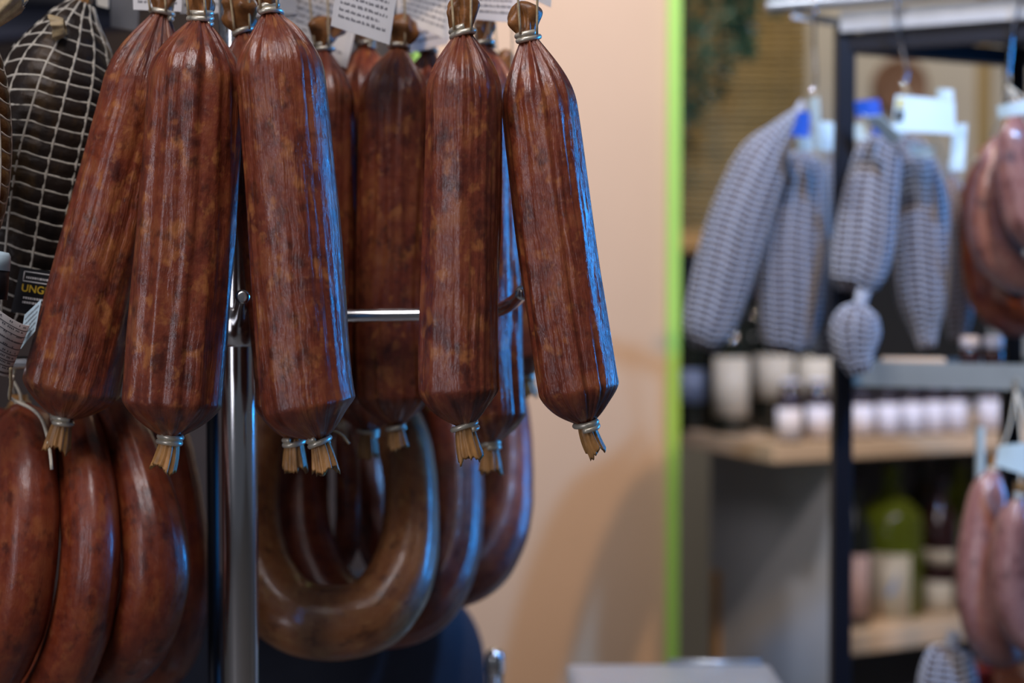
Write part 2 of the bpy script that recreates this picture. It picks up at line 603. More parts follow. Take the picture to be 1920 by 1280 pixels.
def wire_clip(center, axis, r, wr, turns, seed):
    rg = random.Random(seed)
    ax = Vector(axis).normalized()
    q = Vector((0, 0, 1)).rotation_difference(ax)
    q2 = Euler((rg.uniform(-.16, .16), rg.uniform(-.16, .16), rg.uniform(0, 6.28))).to_quaternion()
    pts = []
    n = int(28 * turns)
    for i in range(n + 1):
        t = i / n
        a = t * turns * 2 * PI
        rr = r * (1 + 0.05 * math.sin(a * 2))
        v = Vector((rr * math.cos(a), rr * 0.86 * math.sin(a), (t - .5) * wr * 2.0 * turns * 0.9))
        pts.append(list(q @ (q2 @ v) + Vector(center)))
    return MB().tube(pts, wr, 10)


def frill(base, axis, r0, r1, length, seed, flat=0.6, pleats=9, bend=0.0):
    """dried, pleated end of the casing beyond the clip"""
    rg = np.random.RandomState(seed)
    ax = V(axis).normalized()
    side = ax.orthogonal().normalized()
    pts, rad = [], []
    m = 14
    for i in range(m):
        t = i / (m - 1)
        p = V(base) + ax * (length * t) + side * (bend * t * t * length)
        pts.append(list(p))
        rad.append(r0 + (r1 - r0) * t ** 0.7)
    ph = rg.rand(4) * 6.28
    n = 48

    def dsp(th, s, R):
        t = s / length
        o = R * (0.06 + 0.06 * t) * (np.cos(pleats * th + ph[0]) + 0.5 * np.cos((pleats + 4) * th + ph[1]))
        o += R * (flat - 1) * 0.55 * t * (np.cos(2 * th + ph[2]) * 0.5 + 0.5)
        return o
    v, f, uv = tube(pts, rad, n, False, False, dsp)
    v = v.reshape(m, n, 3)
    ragged = (rg.rand(n) - 0.5) * 0.16 * length + 0.10 * length * np.cos(3 * np.linspace(0, 2 * PI, n) + ph[3])
    a = np.array(ax)
    for i in range(m):
        v[i] += a[None] * (ragged[:, None] * (i / (m - 1)) ** 2)
    # folded-in crumpled end
    cen = v[-1].mean(0)
    inner = cen + (v[-1] - cen) * 0.45 - a * length * 0.25
    vv = np.vstack([v.reshape(-1, 3), inner, cen[None] - a * length * 0.45])
    b0 = (m - 1) * n
    c0 = m * n
    for j in range(n):
        k = (j + 1) % n
        f.append((b0 + j, b0 + k, c0 + k, c0 + j))
        f.append((c0 + j, c0 + k, c0 + n))
    return MB().add(vv, f)


def knob(base, axis, r1, length, seed, bend=0.3):
    """crumpled knot of casing above the upper clip"""
    rg = np.random.RandomState(seed)
    ax = V(axis).normalized()
    side = Vector((1, 0, 0.2)) * (1 if rg.rand() < 0.5 else -1)
    m, n = 22, 36
    t = np.linspace(0, 1, m)
    pts = [list(V(base) + ax * (length * q) + side * (bend * 0.35 * q * q * length)) for q in t]
    rad = 0.0052 + (r1 - 0.0052) * np.sin(np.clip(t / 0.62, 0, 1) * PI / 2) ** 1.3
    rad = rad * np.where(t > 0.62, np.sqrt(np.clip(1 - ((t - 0.62) / 0.39) ** 2, 0.01, 1)), 1)
    ph = rg.rand(6) * 6.28

    def dsp(th, ss, R):
        q = ss / length
        o = R * 0.30 * np.cos(2 * th + ph[0] + 2 * q) + R * 0.16 * np.cos(3 * th + ph[4] - 6 * q) + R * 0.12 * np.cos(5 * th + ph[1] - 5 * q)
        o += R * 0.06 * np.cos(9 * th + ph[2]) + R * 0.22 * np.sin(q * 9 + 2 * th + ph[3]) * q + R * 0.25 * q * np.maximum(0, np.cos(th + ph[5])) ** 6
        return o
    v, f, uv = tube(pts, rad, n, True, False, dsp)
    return MB().add(v, f, uv)


def string_mesh(pts, r=0.0009, n=6):
    return MB().tube(catmull(pts, 24), r, n)


def salami(label, top, bot, wt, wb, d0, d1, seed, mid=None, tail=(0.010, 0.024), tuft=(0.010, 0.028), mat='salami', shoulder=0.045, heel=0.025,
           turns=(1.3, 1.25), hang=True, group='straight smoked salamis on the rack', res=(110, 96), tuft_mat='tuft_dark', tbend=0.3, amp=0.0022):
    rg = random.Random(seed)
    A, B = P(top[0], top[1], d0), P(bot[0], bot[1], d1)
    if mid is None:
        ctrl = [A, (A + B) / 2, B]
    else:
        ctrl = [A] + [P(x, y, d0 + (d1 - d0) * (y - top[1]) / (bot[1] - top[1])) for x, y in mid] + [B]
    m, n = res
    pts = catmull(ctrl, m)
    s = np.concatenate([[0], np.cumsum(np.linalg.norm(np.diff(pts, axis=0), axis=1))])
    L = s[-1]
    # denser rows at both ends
    u = np.linspace(0, 1, m)
    u = u + 0.10 * np.sin(2 * PI * u) * -0.9
    pts = np.stack([np.interp(u * L, s, pts[:, i]) for i in range(3)], 1)
    s = u * L
    Rt, Rb = wt / 2 * d0 / F, wb / 2 * d1 / F
    R = Rt + (Rb - Rt) * (s / L)
    rn = 0.0062
    x = np.clip(s / shoulder, 0, 1)
    prof_t = rn / R + (1 - rn / R) * np.sin(x * PI / 2) ** 1.06
    y = np.clip((L - s) / heel, 0, 1)
    prof_b = rn / R + (1 - rn / R) * np.clip(1 - (1 - y) ** 1.45, 0, 1) ** 0.92
    R = R * np.minimum(prof_t, prof_b)
    wr = wrinkle(seed, amp)
    rs = np.random.RandomState(seed + 5)
    pk = [(int(k), p) for k, p in zip((9, 13, 17), rs.rand(3) * 6.28)]
    Rm = max(Rt, Rb)

    def dsp(th, ss, RR):
        o = wr(th, ss, RR) * np.clip(RR / Rm, 0, 1) ** 0.6
        et = np.exp(-(ss / (shoulder * 0.62)) ** 2)
        eb = np.exp(-((L - ss) / (heel * 0.55)) ** 2)
        for (k, p), a in zip(pk, (0.075, 0.06, 0.045)):
            o += RR * a * (et + 0.7 * eb) * np.cos(k * th + p + 9 * ss)
        # a few pressed flats
        o -= 0.0011 * np.clip(np.cos(th * 2 + p + ss * 7), 0.4, 1) * (RR / Rm)
        return o
    v, f, uv = tube(pts, R, n, True, False, dsp)
    root = empty('salami', A, label, 'salami', group)
    parts = [MB().add(v, f, uv).build('casing', M[mat])]
    axt = (pts[0] - pts[4]) / np.linalg.norm(pts[0] - pts[4])
    axb = (pts[-1] - pts[-5]) / np.linalg.norm(pts[-1] - pts[-5])
    parts.append(wire_clip(A + axt * 0.002, axt, 0.0084, 0.0021, turns[0], seed).build('clip', M['clip']))
    parts.append(wire_clip(B + axb * 0.002, axb, 0.0084, 0.0021, turns[1], seed + 1).build('clip', M['clip']))
    parts.append(knob(A, axt, tuft[0], tuft[1], seed + 2, tbend).build('casing_end', M[tuft_mat]))
    parts.append(frill(B, axb, 0.0056, tail[0], tail[1], seed + 3, 0.7, 11, rg.uniform(-.2, .2)).build('casing_end', M['tuft']))
    if hang:
        bars = (1.02, 1.10, 1.23, 1.33)
        bd = min(bars, key=lambda q: abs(q - A[1]))
        mb = MB()
        for sx in (-1, 1):
            p0 = A + np.array((0.006 * sx, -0.009, 0.002))
            p2 = np.array((A[0] + 0.003 * sx - 0.004, bd - 0.006, ZT + 0.001))
            mb.tube(catmull([p0, p0 * 0.5 + p2 * 0.5 + np.array((0.003 * sx, -.006, 0)), p2], 16), 0.0010, 6)
        th = np.linspace(0, 2 * PI, 20)
        mb.tube([(A[0] - 0.004, bd + 0.0068 * math.cos(t), ZT + 0.0068 * math.sin(t)) for t in th], 0.0010, 6)
        parts.append(mb.build('hanging_string', M['twine']))
    own(root, *parts)
    return root


salami('smoked salami leaning in front of the dark square-netted ham', (302, 30), (119, 784), 140, 178, 1.10, 1.10, 11, mid=[(262, 190), (195, 460), (142, 690)], tuft=(0.007, 0.03), shoulder=0.062)
salami('wide smoked salami between the leaning salami and the chrome peg', (375, 38), (319, 818), 172, 188, 1.035, 1.035, 23, mid=[(366, 160), (350, 430), (326, 730)], turns=(2.1, 2.2), tuft=(0.009, 0.03), shoulder=0.046)
salami('smoked salami hanging in front of the upright, blue gleam down its side', (508, 26), (598, 822), 158, 178, 1.02, 1.02, 37, mid=[(525, 130), (551, 430), (574, 720)], tuft=(0.011, 0.03), turns=(1.3, 1.6))
salami('dark salami mostly hidden behind the one with the blue gleamed side', (458, 64), (552, 822), 146, 154, 1.10, 1.095, 41, mid=[(476, 160), (522, 430), (551, 700)], tuft=(0.013, 0.03))
salami('salami with round knotted tuft under the printed tags', (606, 96), (596, 760), 126, 132, 1.225, 1.225, 53, mid=[(602, 200), (597, 430)], tuft=(0.0125, 0.029))
salami('dark salami whose tied neck is under the big tilted tag', (686, 88), (690, 806), 128, 140, 1.285, 1.285, 61, tuft=(0.009, 0.02))
salami('dark salami crossed by the horizontal chrome rail', (748, 92), (742, 796), 136, 140, 1.222, 1.222, 71, mid=[(742, 200), (734, 600)], tuft=(0.013, 0.03), tail=(0.009, 0.02))
salami('salami partly seen beside the lime green edge under the tags', (803, 100), (820, 715), 110, 118, 1.325, 1.325, 83, tuft=(0.008, 0.022))
salami('smoked salami hanging straight at the end of the bare rail stretch', (868, 66), (871, 796), 146, 152, 1.010, 1.010, 97, mid=[(868, 180), (866, 450), (862, 700)], turns=(1.4, 1.2), tuft=(0.0085, 0.03))
salami('dark salami squeezed between two smoked salamis, low brush-like tail', (906, 88), (918, 832), 132, 142, 1.235, 1.21, 101, mid=[(905, 300), (908, 600)], tuft=(0.007, 0.026))
salami('salami hidden at the back with only its white clip and tail showing', (948, 150), (985, 704), 100, 104, 1.34, 1.38, 113, tail=(0.009, 0.02))
salami('outermost salami tilted against the peach wall, bright blue gleam', (991, 74), (1098, 792), 134, 152, 1.03, 1.03, 127, mid=[(1006, 180), (1040, 440), (1080, 705)], tuft=(0.009, 0.028), tail=(0.0082, 0.022), shoulder=0.052)


def ring_sausage(label, pts, seed, mat='ring', group=None, name='ring_sausage', n=56, m=150, tie=True, amp=0.0007, hang_to=None, string='twine_white', cat='sausage'):
    """pts: list of (px,py,depth,diameter px)"""
    W_ = np.array([list(P(x, y, d)) + [w_ / 2 * d / F * (0.96 if hang_to is not None and mat == 'ring' else 1.0)] for x, y, d, w_ in pts])
    q = catmull(W_, m)
    p, r = q[:, :3], np.clip(q[:, 3], 0.003, None)
    s = np.concatenate([[0], np.cumsum(np.linalg.norm(np.diff(p, axis=0), axis=1))])
    L = s[-1]
    e = 0.03
    x = np.clip(np.minimum(s, L - s) / e, 0, 1)
    r = 0.0045 + (r - 0.0045) * np.sin(x * PI / 2) ** 0.8
    wr = wrinkle(seed, amp, 20, 14)
    rg = np.random.RandomState(seed)
    fr, ph = 60 + rg.rand(6) * 160, rg.rand(6) * 6.28

    def dsp(th, ss, RR):
        o = wr(th, ss, RR)
        for a, b in zip(fr, ph):
            o += 0.00007 * np.cos(a * ss + b + 1.5 * np.sin(th + b))
        edge = np.exp(-(np.minimum(ss, L - ss) / 0.02) ** 2)
        o += RR * 0.07 * edge * np.cos(9 * th)
        return o
    v, f, uv = tube(p, r, n, True, False, dsp)
    root = empty(name, p[0], label, cat, group)
    parts = [MB().add(v, f, uv).build('casing', M[mat])]
    for i0, i1, sd in ((0, 5, 1), (-1, -6, 2)):
        ax = (p[i0] - p[i1]) / np.linalg.norm(p[i0] - p[i1])
        parts.append(frill(p[i0], ax, 0.0045, 0.008, 0.016, seed + sd, 0.7, 7).build('casing_end', M['tuft']))
    mb = MB()
    for i0, i1 in ((0, 5), (-1, -6)):
        ax = V(p[i0] - p[i1]).normalized()
        cl = wire_clip(p[i0] + np.array(ax) * 0.001, ax, 0.0058, 0.0013, 2.2, seed + i1)
        for vv, uu in zip(cl.v, cl.uv):
            mb.add(vv, cl.f, uu)
    if hang_to is not None:
        h = np.array(hang_to)
        for i0 in (0, -1):
            mb.tube(catmull([p[i0], (p[i0] + h) / 2 + np.array((0.004, -0.003, 0)), h], 14), 0.0011, 6)
        th = np.linspace(0, 2 * PI, 18)
        mb.tube([(h[0], h[1] + 0.0068 * math.cos(t), h[2] + 0.0068 * (math.sin(t) + 1)) for t in th], 0.0011, 6)
    parts.append(mb.build('tying_string', M[string]))
    own(root, *parts)
    return root


def loop(cx, cy, hw, hh, d, w0, w1, lean, yaw=0.0, k=0):
    """closed-bottom U of a ring sausage; widths in px: arms w0, bottom w1"""
    out = []
    seq = [(-.30, -1.62), (-.62, -1.30), (-.92, -.80), (-1.0, -.15), (-.90, .45), (-.55, .88), (0, 1.0), (.55, .88), (.90, .45), (1.0, -.15), (.92, -.80), (.62, -1.30), (.30, -1.62)]
    for a, b in seq:
        t = max(0, min(1, (b + 0.2) / 1.2))
        out.append((cx + a * hw, cy + b * hh, d + yaw * a - lean * max(0.0, min(1.0, (b + 1.1) / 2.1)), w0 + (w1 - w0) * t))
    return out


zr = ZC + 0.0
hr = lambda px: (P(px, 600, 1.40)[0], 1.40, ZC - 0.0125)
ring_sausage('pale brown ring sausage nearest the upright, full loop showing', loop(621, 985, 151, 183, 1.365, 104, 140, 0.10), 201, 'ring_pale', 'ring sausages on the rear rail', hang_to=hr(610))
ring_sausage('reddish ring sausage nested between the pale ring and the outermost ring', loop(712, 960, 146, 196, 1.445, 100, 128, 0.10), 211, 'ring', 'ring sausages on the rear rail', hang_to=hr(700))
ring_sausage('dark red outermost ring sausage against the peach wall', loop(826, 900, 128, 182, 1.525, 98, 120, 0.09), 223, 'ring', 'ring sausages on the rear rail', hang_to=hr(800))
# a slim dry sausage far back inside the loop
ring_sausage('slim dark sausage seen through the hole of the pale ring', [(640, 800, 1.41, 40), (650, 860, 1.41, 46), (652, 960, 1.41, 48), (648, 1030, 1.41, 48), (646, 1062, 1.41, 44)], 231, 'salami', m=70, n=36, hang_to=(P(640, 800, 1.41)[0], 1.40, ZC - 0.0125))

# ring sausages seen edge-on, on the side rail
hs = lambda px, d=1.17: (P(px, 640, d)[0], 1.17, ZC - 0.0425)
gL = 'ring sausages seen edge-on beside the upright'
ring_sausage('edge-on ring sausage with white string trailing from its top', [(40, 768, 1.17, 70), (44, 800, 1.15, 106), (52, 900, 1.115, 112), (50, 1030, 1.10, 116), (28, 1170, 1.105, 114), (-20, 1270, 1.14, 108), (-70, 1290, 1.19, 100), (-80, 1200, 1.24, 92), (-50, 1000, 1.26, 86), (0, 820, 1.25, 80), (20, 780, 1.23, 60)], 241, 'ring', gL, hang_to=hs(20))
ring_sausage('middle one of three edge-on ring sausages, curved creases on it', [(128, 772, 1.20, 66), (146, 805, 1.17, 102), (165, 900, 1.13, 110), (172, 1030, 1.11, 116), (156, 1160, 1.115, 118), (112, 1275, 1.14, 112), (64, 1330, 1.20, 104), (50, 1270, 1.26, 94), (66, 1050, 1.28, 84), (96, 840, 1.26, 80), (110, 785, 1.24, 60)], 251, 'ring', gL, hang_to=hs(105))
ring_sausage('edge-on ring sausage bulging next to the dark gap by the upright', [(206, 752, 1.20, 60), (222, 790, 1.18, 94), (256, 880, 1.155, 104), (286, 990, 1.135, 120), (292, 1090, 1.13, 126), (266, 1185, 1.145, 122), (226, 1244, 1.19, 110), (196, 1236, 1.25, 98), (186, 1060, 1.29, 86), (192, 860, 1.28, 80), (196, 785, 1.25, 60)], 261, 'ring', gL, hang_to=hs(185))
ring_sausage('shadowed ring sausage at the back, right behind the edge-on rings', [(300, 760, 1.30, 60), (316, 830, 1.34, 84), (336, 950, 1.36, 90), (346, 1080, 1.36, 94), (336, 1190, 1.37, 94), (300, 1252, 1.40, 92), (250, 1230, 1.46, 90), (240, 1040, 1.48, 86), (250, 840, 1.44, 80), (270, 780, 1.34, 60)], 271, 'ring', gL, hang_to=hs(260))


def trailing(label, pts, r=0.0013, mat='twine'):
    o = string_mesh([P(*q) for q in pts], r).build('loose_string', M[mat])
    return tag(o, label, 'string')


trailing('cream string end trailing over the edge-on ring sausage', [(24, 705, 1.09), (18, 745, 1.12), (30, 752, 1.125), (62, 768, 1.118), (80, 790, 1.11), (92, 835, 1.095), (97, 880, 1.09)], 0.0014, 'twine_white')
trailing('thin brown string end curling out below the blue gleamed salami', [(600, 796, 1.13), (622, 806, 1.13), (640, 814, 1.13), (655, 832, 1.13)], 0.0010)


# ------------------------------------------------------------------ netted hams
def netted(label, pts, seed, nv=12, pitch=0.0115, mat='ham', net='net', group=None, wr=0.0011, name='netted_ham', res=(100, 64), hang=None, bulge=0.0016, cat='ham', cuff=0.0):
    """pts: list of (px,py,depth,diameter px), top to bottom"""
    W_ = np.array([list(P(x, y, d)) + [w_ / 2 * d / F] for x, y, d, w_ in pts])
    m, n = res
    q = catmull(W_, m)
    p, r = q[:, :3], np.clip(q[:, 3], 0.004, None)
    s = np.concatenate([[0], np.cumsum(np.linalg.norm(np.diff(p, axis=0), axis=1))])
    L = s[-1]
    rg = np.random.RandomState(seed)
    ph = rg.rand(8) * 6.28
    wob = lambda th: 0.0022 * np.sin(2 * th + ph[0]) + 0.0012 * np.sin(5 * th + ph[1])

    def dsp(th, ss, RR):
        o = 0.03 * RR * np.cos(2 * th + ph[2] + 6 * ss) + 0.03 * RR * np.cos(3 * th + ph[3] - 9 * ss)
        o += bulge * np.abs(np.sin(PI * (ss + wob(th)) / pitch)) ** 0.6 + 0.4 * bulge * np.abs(np.sin(nv * th / 2))
        return o
    v, f, uv = tube(p, r, n, True, False, dsp)
    root = empty(name, p[0], label, cat, group)
    parts = [MB().add(v, f, uv).build('meat', M[mat])]
    # net: cords sampled on the surface
    pp, t, N, B = frames(p)
    nb = MB()

    def surf(th, ss, off):
        P0 = np.stack([np.interp(ss, s, pp[:, i]) for i in range(3)], -1)
        N0 = np.stack([np.interp(ss, s, N[:, i]) for i in range(3)], -1)
        B0 = np.stack([np.interp(ss, s, B[:, i]) for i in range(3)], -1)
        R0 = np.interp(ss, s, r)
        R0 = R0 + 0.03 * R0 * np.cos(2 * th + ph[2] + 6 * ss) + 0.03 * R0 * np.cos(3 * th + ph[3] - 9 * ss) + off
        return P0 + R0[:, None] * (np.cos(th)[:, None] * N0 + np.sin(th)[:, None] * B0)
    for k in range(nv):
        ss = np.linspace(0.0, L, 70)
        th = 2 * PI * k / nv + 0.10 * np.sin(ss * 22 + ph[4]) + 0 * ss
        nb.tube(surf(th, ss, bulge * 0.5 + wr * 0.5), wr * (0.85 if net == 'net_bg' else 1.0), 5)
    for i in range(1, int(L / pitch)):
        th = np.linspace(0, 2 * PI, 49)[:-1]
        ss = np.clip(i * pitch - wob(th), 0, L)
        sag = 0.0009 * np.abs(np.sin(nv * th / 2))
        nb.tube(surf(th, ss + sag, bulge * 0.35 + wr * 0.5), wr * (1.12 if net == 'net_bg' else 0.9), 5, False, True)
    parts.append(nb.build('net', M[net]))
    # gathered top of the net and its string
    ax = (p[0] - p[6]) / np.linalg.norm(p[0] - p[6])
    parts.append(frill(p[0] - ax * 0.004, ax, max(0.004, r[0] * .8), max(.008, r[0] * 1.1), 0.022, seed + 4, 0.7, 9).build('gathered_net_end', M[net if net == 'net_bg' else 'tuft']))
    if hang is not None:
        h = np.array(hang)
        parts.append(MB().tube(catmull([p[0], (p[0] + h) / 2 + np.array((.003, 0, 0)), h], 12), 0.0012, 6).build('hanging_string', M['twine']))
    own(root, *parts)
    return root


hb = lambda px, d: (P(px, 0, d)[0], d, ZT)
netted('dark cured ham in a wide square net behind the leaning salami', [(155, 6, 1.17, 34), (140, 44, 1.17, 92), (128, 90, 1.17, 150), (112, 150, 1.17, 200), (96, 250, 1.17, 222), (72, 380, 1.17, 222), (44, 500, 1.17, 196), (24, 570, 1.17, 140), (12, 610, 1.17, 60)], 301, nv=14, pitch=0.0123, hang=hb(155, 1.23), group=None, bulge=0.0022)
netted('amber netted ham with dry leafy tuft, beside the dark square-netted ham', [(-45, 60, 1.05, 30), (-50, 95, 1.05, 80), (-55, 170, 1.05, 120), (-60, 280, 1.05, 138), (-64, 380, 1.05, 128), (-68, 450, 1.05, 95), (-70, 490, 1.05, 45)], 311, nv=10, pitch=0.0123, mat='ham_brown', hang=hb(-45, 1.02), bulge=0.0022)
fr_ = frill(P(-30, 50, 1.04), (0.55, 0, 0.55), 0.005, 0.013, 0.032, 318, 0.5, 6).build('dried_casing_tuft', M['flap'])
tag(fr_, 'dry tan leafy casing tuft over the amber netted ham', 'casing')
fr2 = frill(P(122, 50, 1.128), (-0.7, -0.1, -0.1), 0.006, 0.010, 0.010, 319, 0.5, 6).build('dried_casing_tuft', M['flap'])
tag(fr2, 'tan casing fold sticking out of the square net top', 'casing')


# ------------------------------------------------------------------ paper tags
def paper_tag(label, quad, d, seed, rows=7, mat='paper', ink='ink_grey', text=True, hang=None, name='paper_tag', curve=0.0, th=0.0006, margin=0.10, r0=0.08, r1=0.92, cat='tag', group=None, dd=0.0):
    """quad: px corners TL,TR,BR,BL; dd tilts the right edge in depth"""
    TL, TR, BR, BL = [P(x, y, d + (dd if i in (1, 2) else 0)) for i, (x, y) in enumerate(quad)]
    nrm = np.cross(TR - TL, BL - TL)
    nrm /= np.linalg.norm(nrm)
    if nrm[1] > 0:
        nrm = -nrm

    def at(u, v, off=0.0):
        p = TL * (1 - u) * (1 - v) + TR * u * (1 - v) + BR * u * v + BL * (1 - u) * v
        return p + nrm * (off + curve * math.sin(PI * u))
    nu = 12
    vs, fs = [], []
    for side in (0, 1):
        for i in range(nu + 1):
            for v_ in (0, 1):
                vs.append(at(i / nu, v_, -side * th))
    o = 2 * (nu + 1)
    for i in range(nu):
        a = 2 * i
        fs += [(a, a + 1, a + 3, a + 2), (o + a, o + a + 2, o + a + 3, o + a + 1), (a, a + 2, o + a + 2, o + a), (a + 1, o + a + 1, o + a + 3, a + 3)]
    e = 2 * nu
    fs += [(0, o, o + 1, 1), (e, e + 1, o + e + 1, o + e)]
    root = empty(name, TL, label, cat, group)
    parts = [MB().add(vs, fs).build('paper', M[mat], smooth=False)]
    if text:
        rg = random.Random(seed)
        mb = MB()
        for k in range(rows):
            v0 = r0 + (r1 - r0) * (k + 0.2) / rows
            v1 = r0 + (r1 - r0) * (k + 0.68) / rows
            u = margin
            end = 1 - margin - (rg.random() * 0.3 if rg.random() < 0.3 else 0)
            while u < end:
                wl = rg.uniform(0.03, 0.11)
                u2 = min(u + wl, end)
                # ragged letters: alternate short strokes
                x = u
                while x < u2 - 0.004:
                    lw = rg.uniform(0.007, 0.013)
                    a, b = rg.choice(((0, 1), (.3, 1), (.3, 1), (0.1, .9)))
                    q = [at(x, v0 + (v1 - v0) * a, 0.0003), at(min(x + lw, u2), v0 + (v1 - v0) * a, 0.0003), at(min(x + lw, u2), v0 + (v1 - v0) * b, 0.0003), at(x, v0 + (v1 - v0) * b, 0.0003)]
                    mb.add(q, [(0, 3, 2, 1)])
                    x += lw + 0.0055
                u = u2 + 0.022
        parts.append(mb.build('printed_text', M[ink], smooth=False))
    if hang is not None:
        h = P(*hang)
        tp = at(0.5, 0.0)
        b = np.array((h[0], h[1], ZT))
        parts.append(MB().tube(catmull([tp, (tp + b) / 2, b], 10), 0.0008, 6).build('tag_string', M['twine']))
    own(root, *parts)
    return root


gt = None
paper_tag('large tilted printed tag in front of the other tags', [(650, -150), (760, -118), (730, 84), (620, 48)], 1.14, 1, rows=13, hang=(700, -140, 1.12))
paper_tag('printed tag reaching lowest, behind the round knotted tuft', [(552, -92), (694, -60), (650, 128), (500, 60)], 1.262, 2, rows=12, hang=(620, -100, 1.23))
paper_tag('printed tag with bluish corner, above the leaf-shaped tuft', [(742, -88), (866, -92), (842, 76), (744, 33)], 1.265, 3, rows=11, hang=(800, -90, 1.23), dd=-0.02)
paper_tag('printed tag hanging lowest beside the lime green edge', [(750, -50), (862, -62), (840, 82), (752, 104)], 1.295, 4, rows=9, hang=(800, -80, 1.23))
paper_tag('printed tag with square corner against the peach wall', [(884, -92), (1000, -96), (979, 44), (889, 36)], 1.195, 5, rows=10, hang=(940, -120, 1.23), dd=0.02)
paper_tag('blank white tag corner poking down alone against the peach wall', [(985, -80), (1040, -70), (1033, 14), (985, -8)], 1.15, 6, text=False, hang=(1010, -80, 1.10))
paper_tag('small printed tag between two necks, top of the leaning salami', [(246, -90), (345, -90), (340, 22), (250, 18)], 1.13, 7, rows=7, hang=(300, -90, 1.10))
paper_tag('printed tag behind the wide salami neck', [(335, -90), (425, -95), (420, 24), (338, 26)], 1.16, 8, rows=7, hang=(380, -90, 1.10))
paper_tag('white tag behind the knotted tuft of the blue gleamed salami', [(462, -70), (560, -70), (556, 26), (466, 30)], 1.26, 9, rows=5, r1=0.6, hang=(510, -90, 1.23))
paper_tag('grey blank tag beside the gathered square net', [(206, -40), (262, -40), (258, 58), (208, 50)], 1.30, 10, mat='grey_tag', text=False, hang=(230, -40, 1.33))
paper_tag('off-white blank tag right behind the gathered square net', [(176, -60), (206, -60), (203, 16), (182, 10)], 1.27, 12, mat='paper_warm', text=False, hang=(190, -60, 1.23))
# tags tied low on the left hams
paper_tag('white ruled paper tag bent round, below the netted hams', [(-60, 520), (6, 556), (58, 622), (-10, 590)], 1.04, 13, text=False, curve=0.0)


def ruled_tag():
    root = empty('ruled_tag', P(0, 600, 1.05), 'white ruled tag curled like a roll below the square net', 'tag')
    # a curled strip: axis tilts down to the right
    a0, a1 = P(-70, 520, 1.06), P(-95, 660, 1.06)
    ux = P(60, 612, 1.06) - P(-40, 520, 1.06)
    ux /= np.linalg.norm(ux)
    dv = P(22, 712, 1.06) - P(62, 616, 1.06)
    nr = np.cross(ux, dv / np.linalg.norm(dv))
    if nr[1] > 0:
        nr = -nr
    c0 = P(-12, 556, 1.06)
    R = 0.032

    def at(th, v_, off=0):
        return c0 + ux * ((R + off) * math.sin(th)) + nr * ((R + off) * math.cos(th) - R * .2) + dv * v_
    vs, fs = [], []
    n = 26
    ths = [(-1.5 + 3.3 * i / n) for i in range(n + 1)]
    for off in (0, -0.0007):
        for t in ths:
            for v_ in (0, 1.0):
                vs.append(at(t, v_, off))
    o = 2 * (n + 1)
    for i in range(n):
        a = 2 * i
        fs += [(a, a + 1, a + 3, a + 2), (o + a, o + a + 2, o + a + 3, o + a + 1), (a, a + 2, o + a + 2, o + a), (a + 1, o + a + 1, o + a + 3, a + 3)]
    fs += [(0, o, o + 1, 1), (2 * n, 2 * n + 1, o + 2 * n + 1, o + 2 * n)]
    parts = [MB().add(vs, fs).build('paper', M['paper'])]
    mb = MB()
    for k, v_ in enumerate((0.10, 0.22, 0.34, 0.46, 0.58, 0.70, 0.80, 0.92)):
        wv = 0.034 if k in (7,) else 0.016
        for i in range(n):
            mb.add([at(ths[i], v_, .0003), at(ths[i + 1], v_, .0003), at(ths[i + 1], v_ + wv, .0003), at(ths[i], v_ + wv, .0003)], [(0, 3, 2, 1)])
    rg = random.Random(4)
    for k in range(9):
        v_ = 0.03 + 0.1 * k
        t = -0.2
        while t < 1.5:
            if rg.random() < 0.6:
                mb.add([at(t, v_, .0003), at(t + .035, v_, .0003), at(t + .035, v_ + .03, .0003), at(t, v_ + .03, .0003)], [(0, 3, 2, 1)])
            t += 0.055
    parts.append(mb.build('printed_rules', M['ink_grey'], smooth=False))
    st = [P(20, 690, 1.045), P(20, 720, 1.06), P(18, 748, 1.08)]
    parts.append(string_mesh(st, 0.0012).build('tag_string', M['twine']))
    own(root, *parts)


bpy.data.objects.remove([o for o in bpy.data.objects if o.get('label', '').startswith('white ruled paper')][0])
for o in [o for o in bpy.data.objects if o.type == 'MESH' and o.parent is None and o.name.startswith(('paper', 'printed'))]:
    bpy.data.objects.remove(o)
ruled_tag()


def text_mesh(body, size):
    cu = bpy.data.curves.new('t', 'FONT')
    cu.body = body
    cu.size = size
    cu.align_x = 'LEFT'
    cu.offset = size * 0.012
    o = bpy.data.objects.new('t', cu)
    COL.objects.link(o)
    bpy.context.view_layer.update()
    me = bpy.data.meshes.new_from_object(o.evaluated_get(bpy.context.evaluated_depsgraph_get()))
    bpy.data.objects.remove(o)
    return me


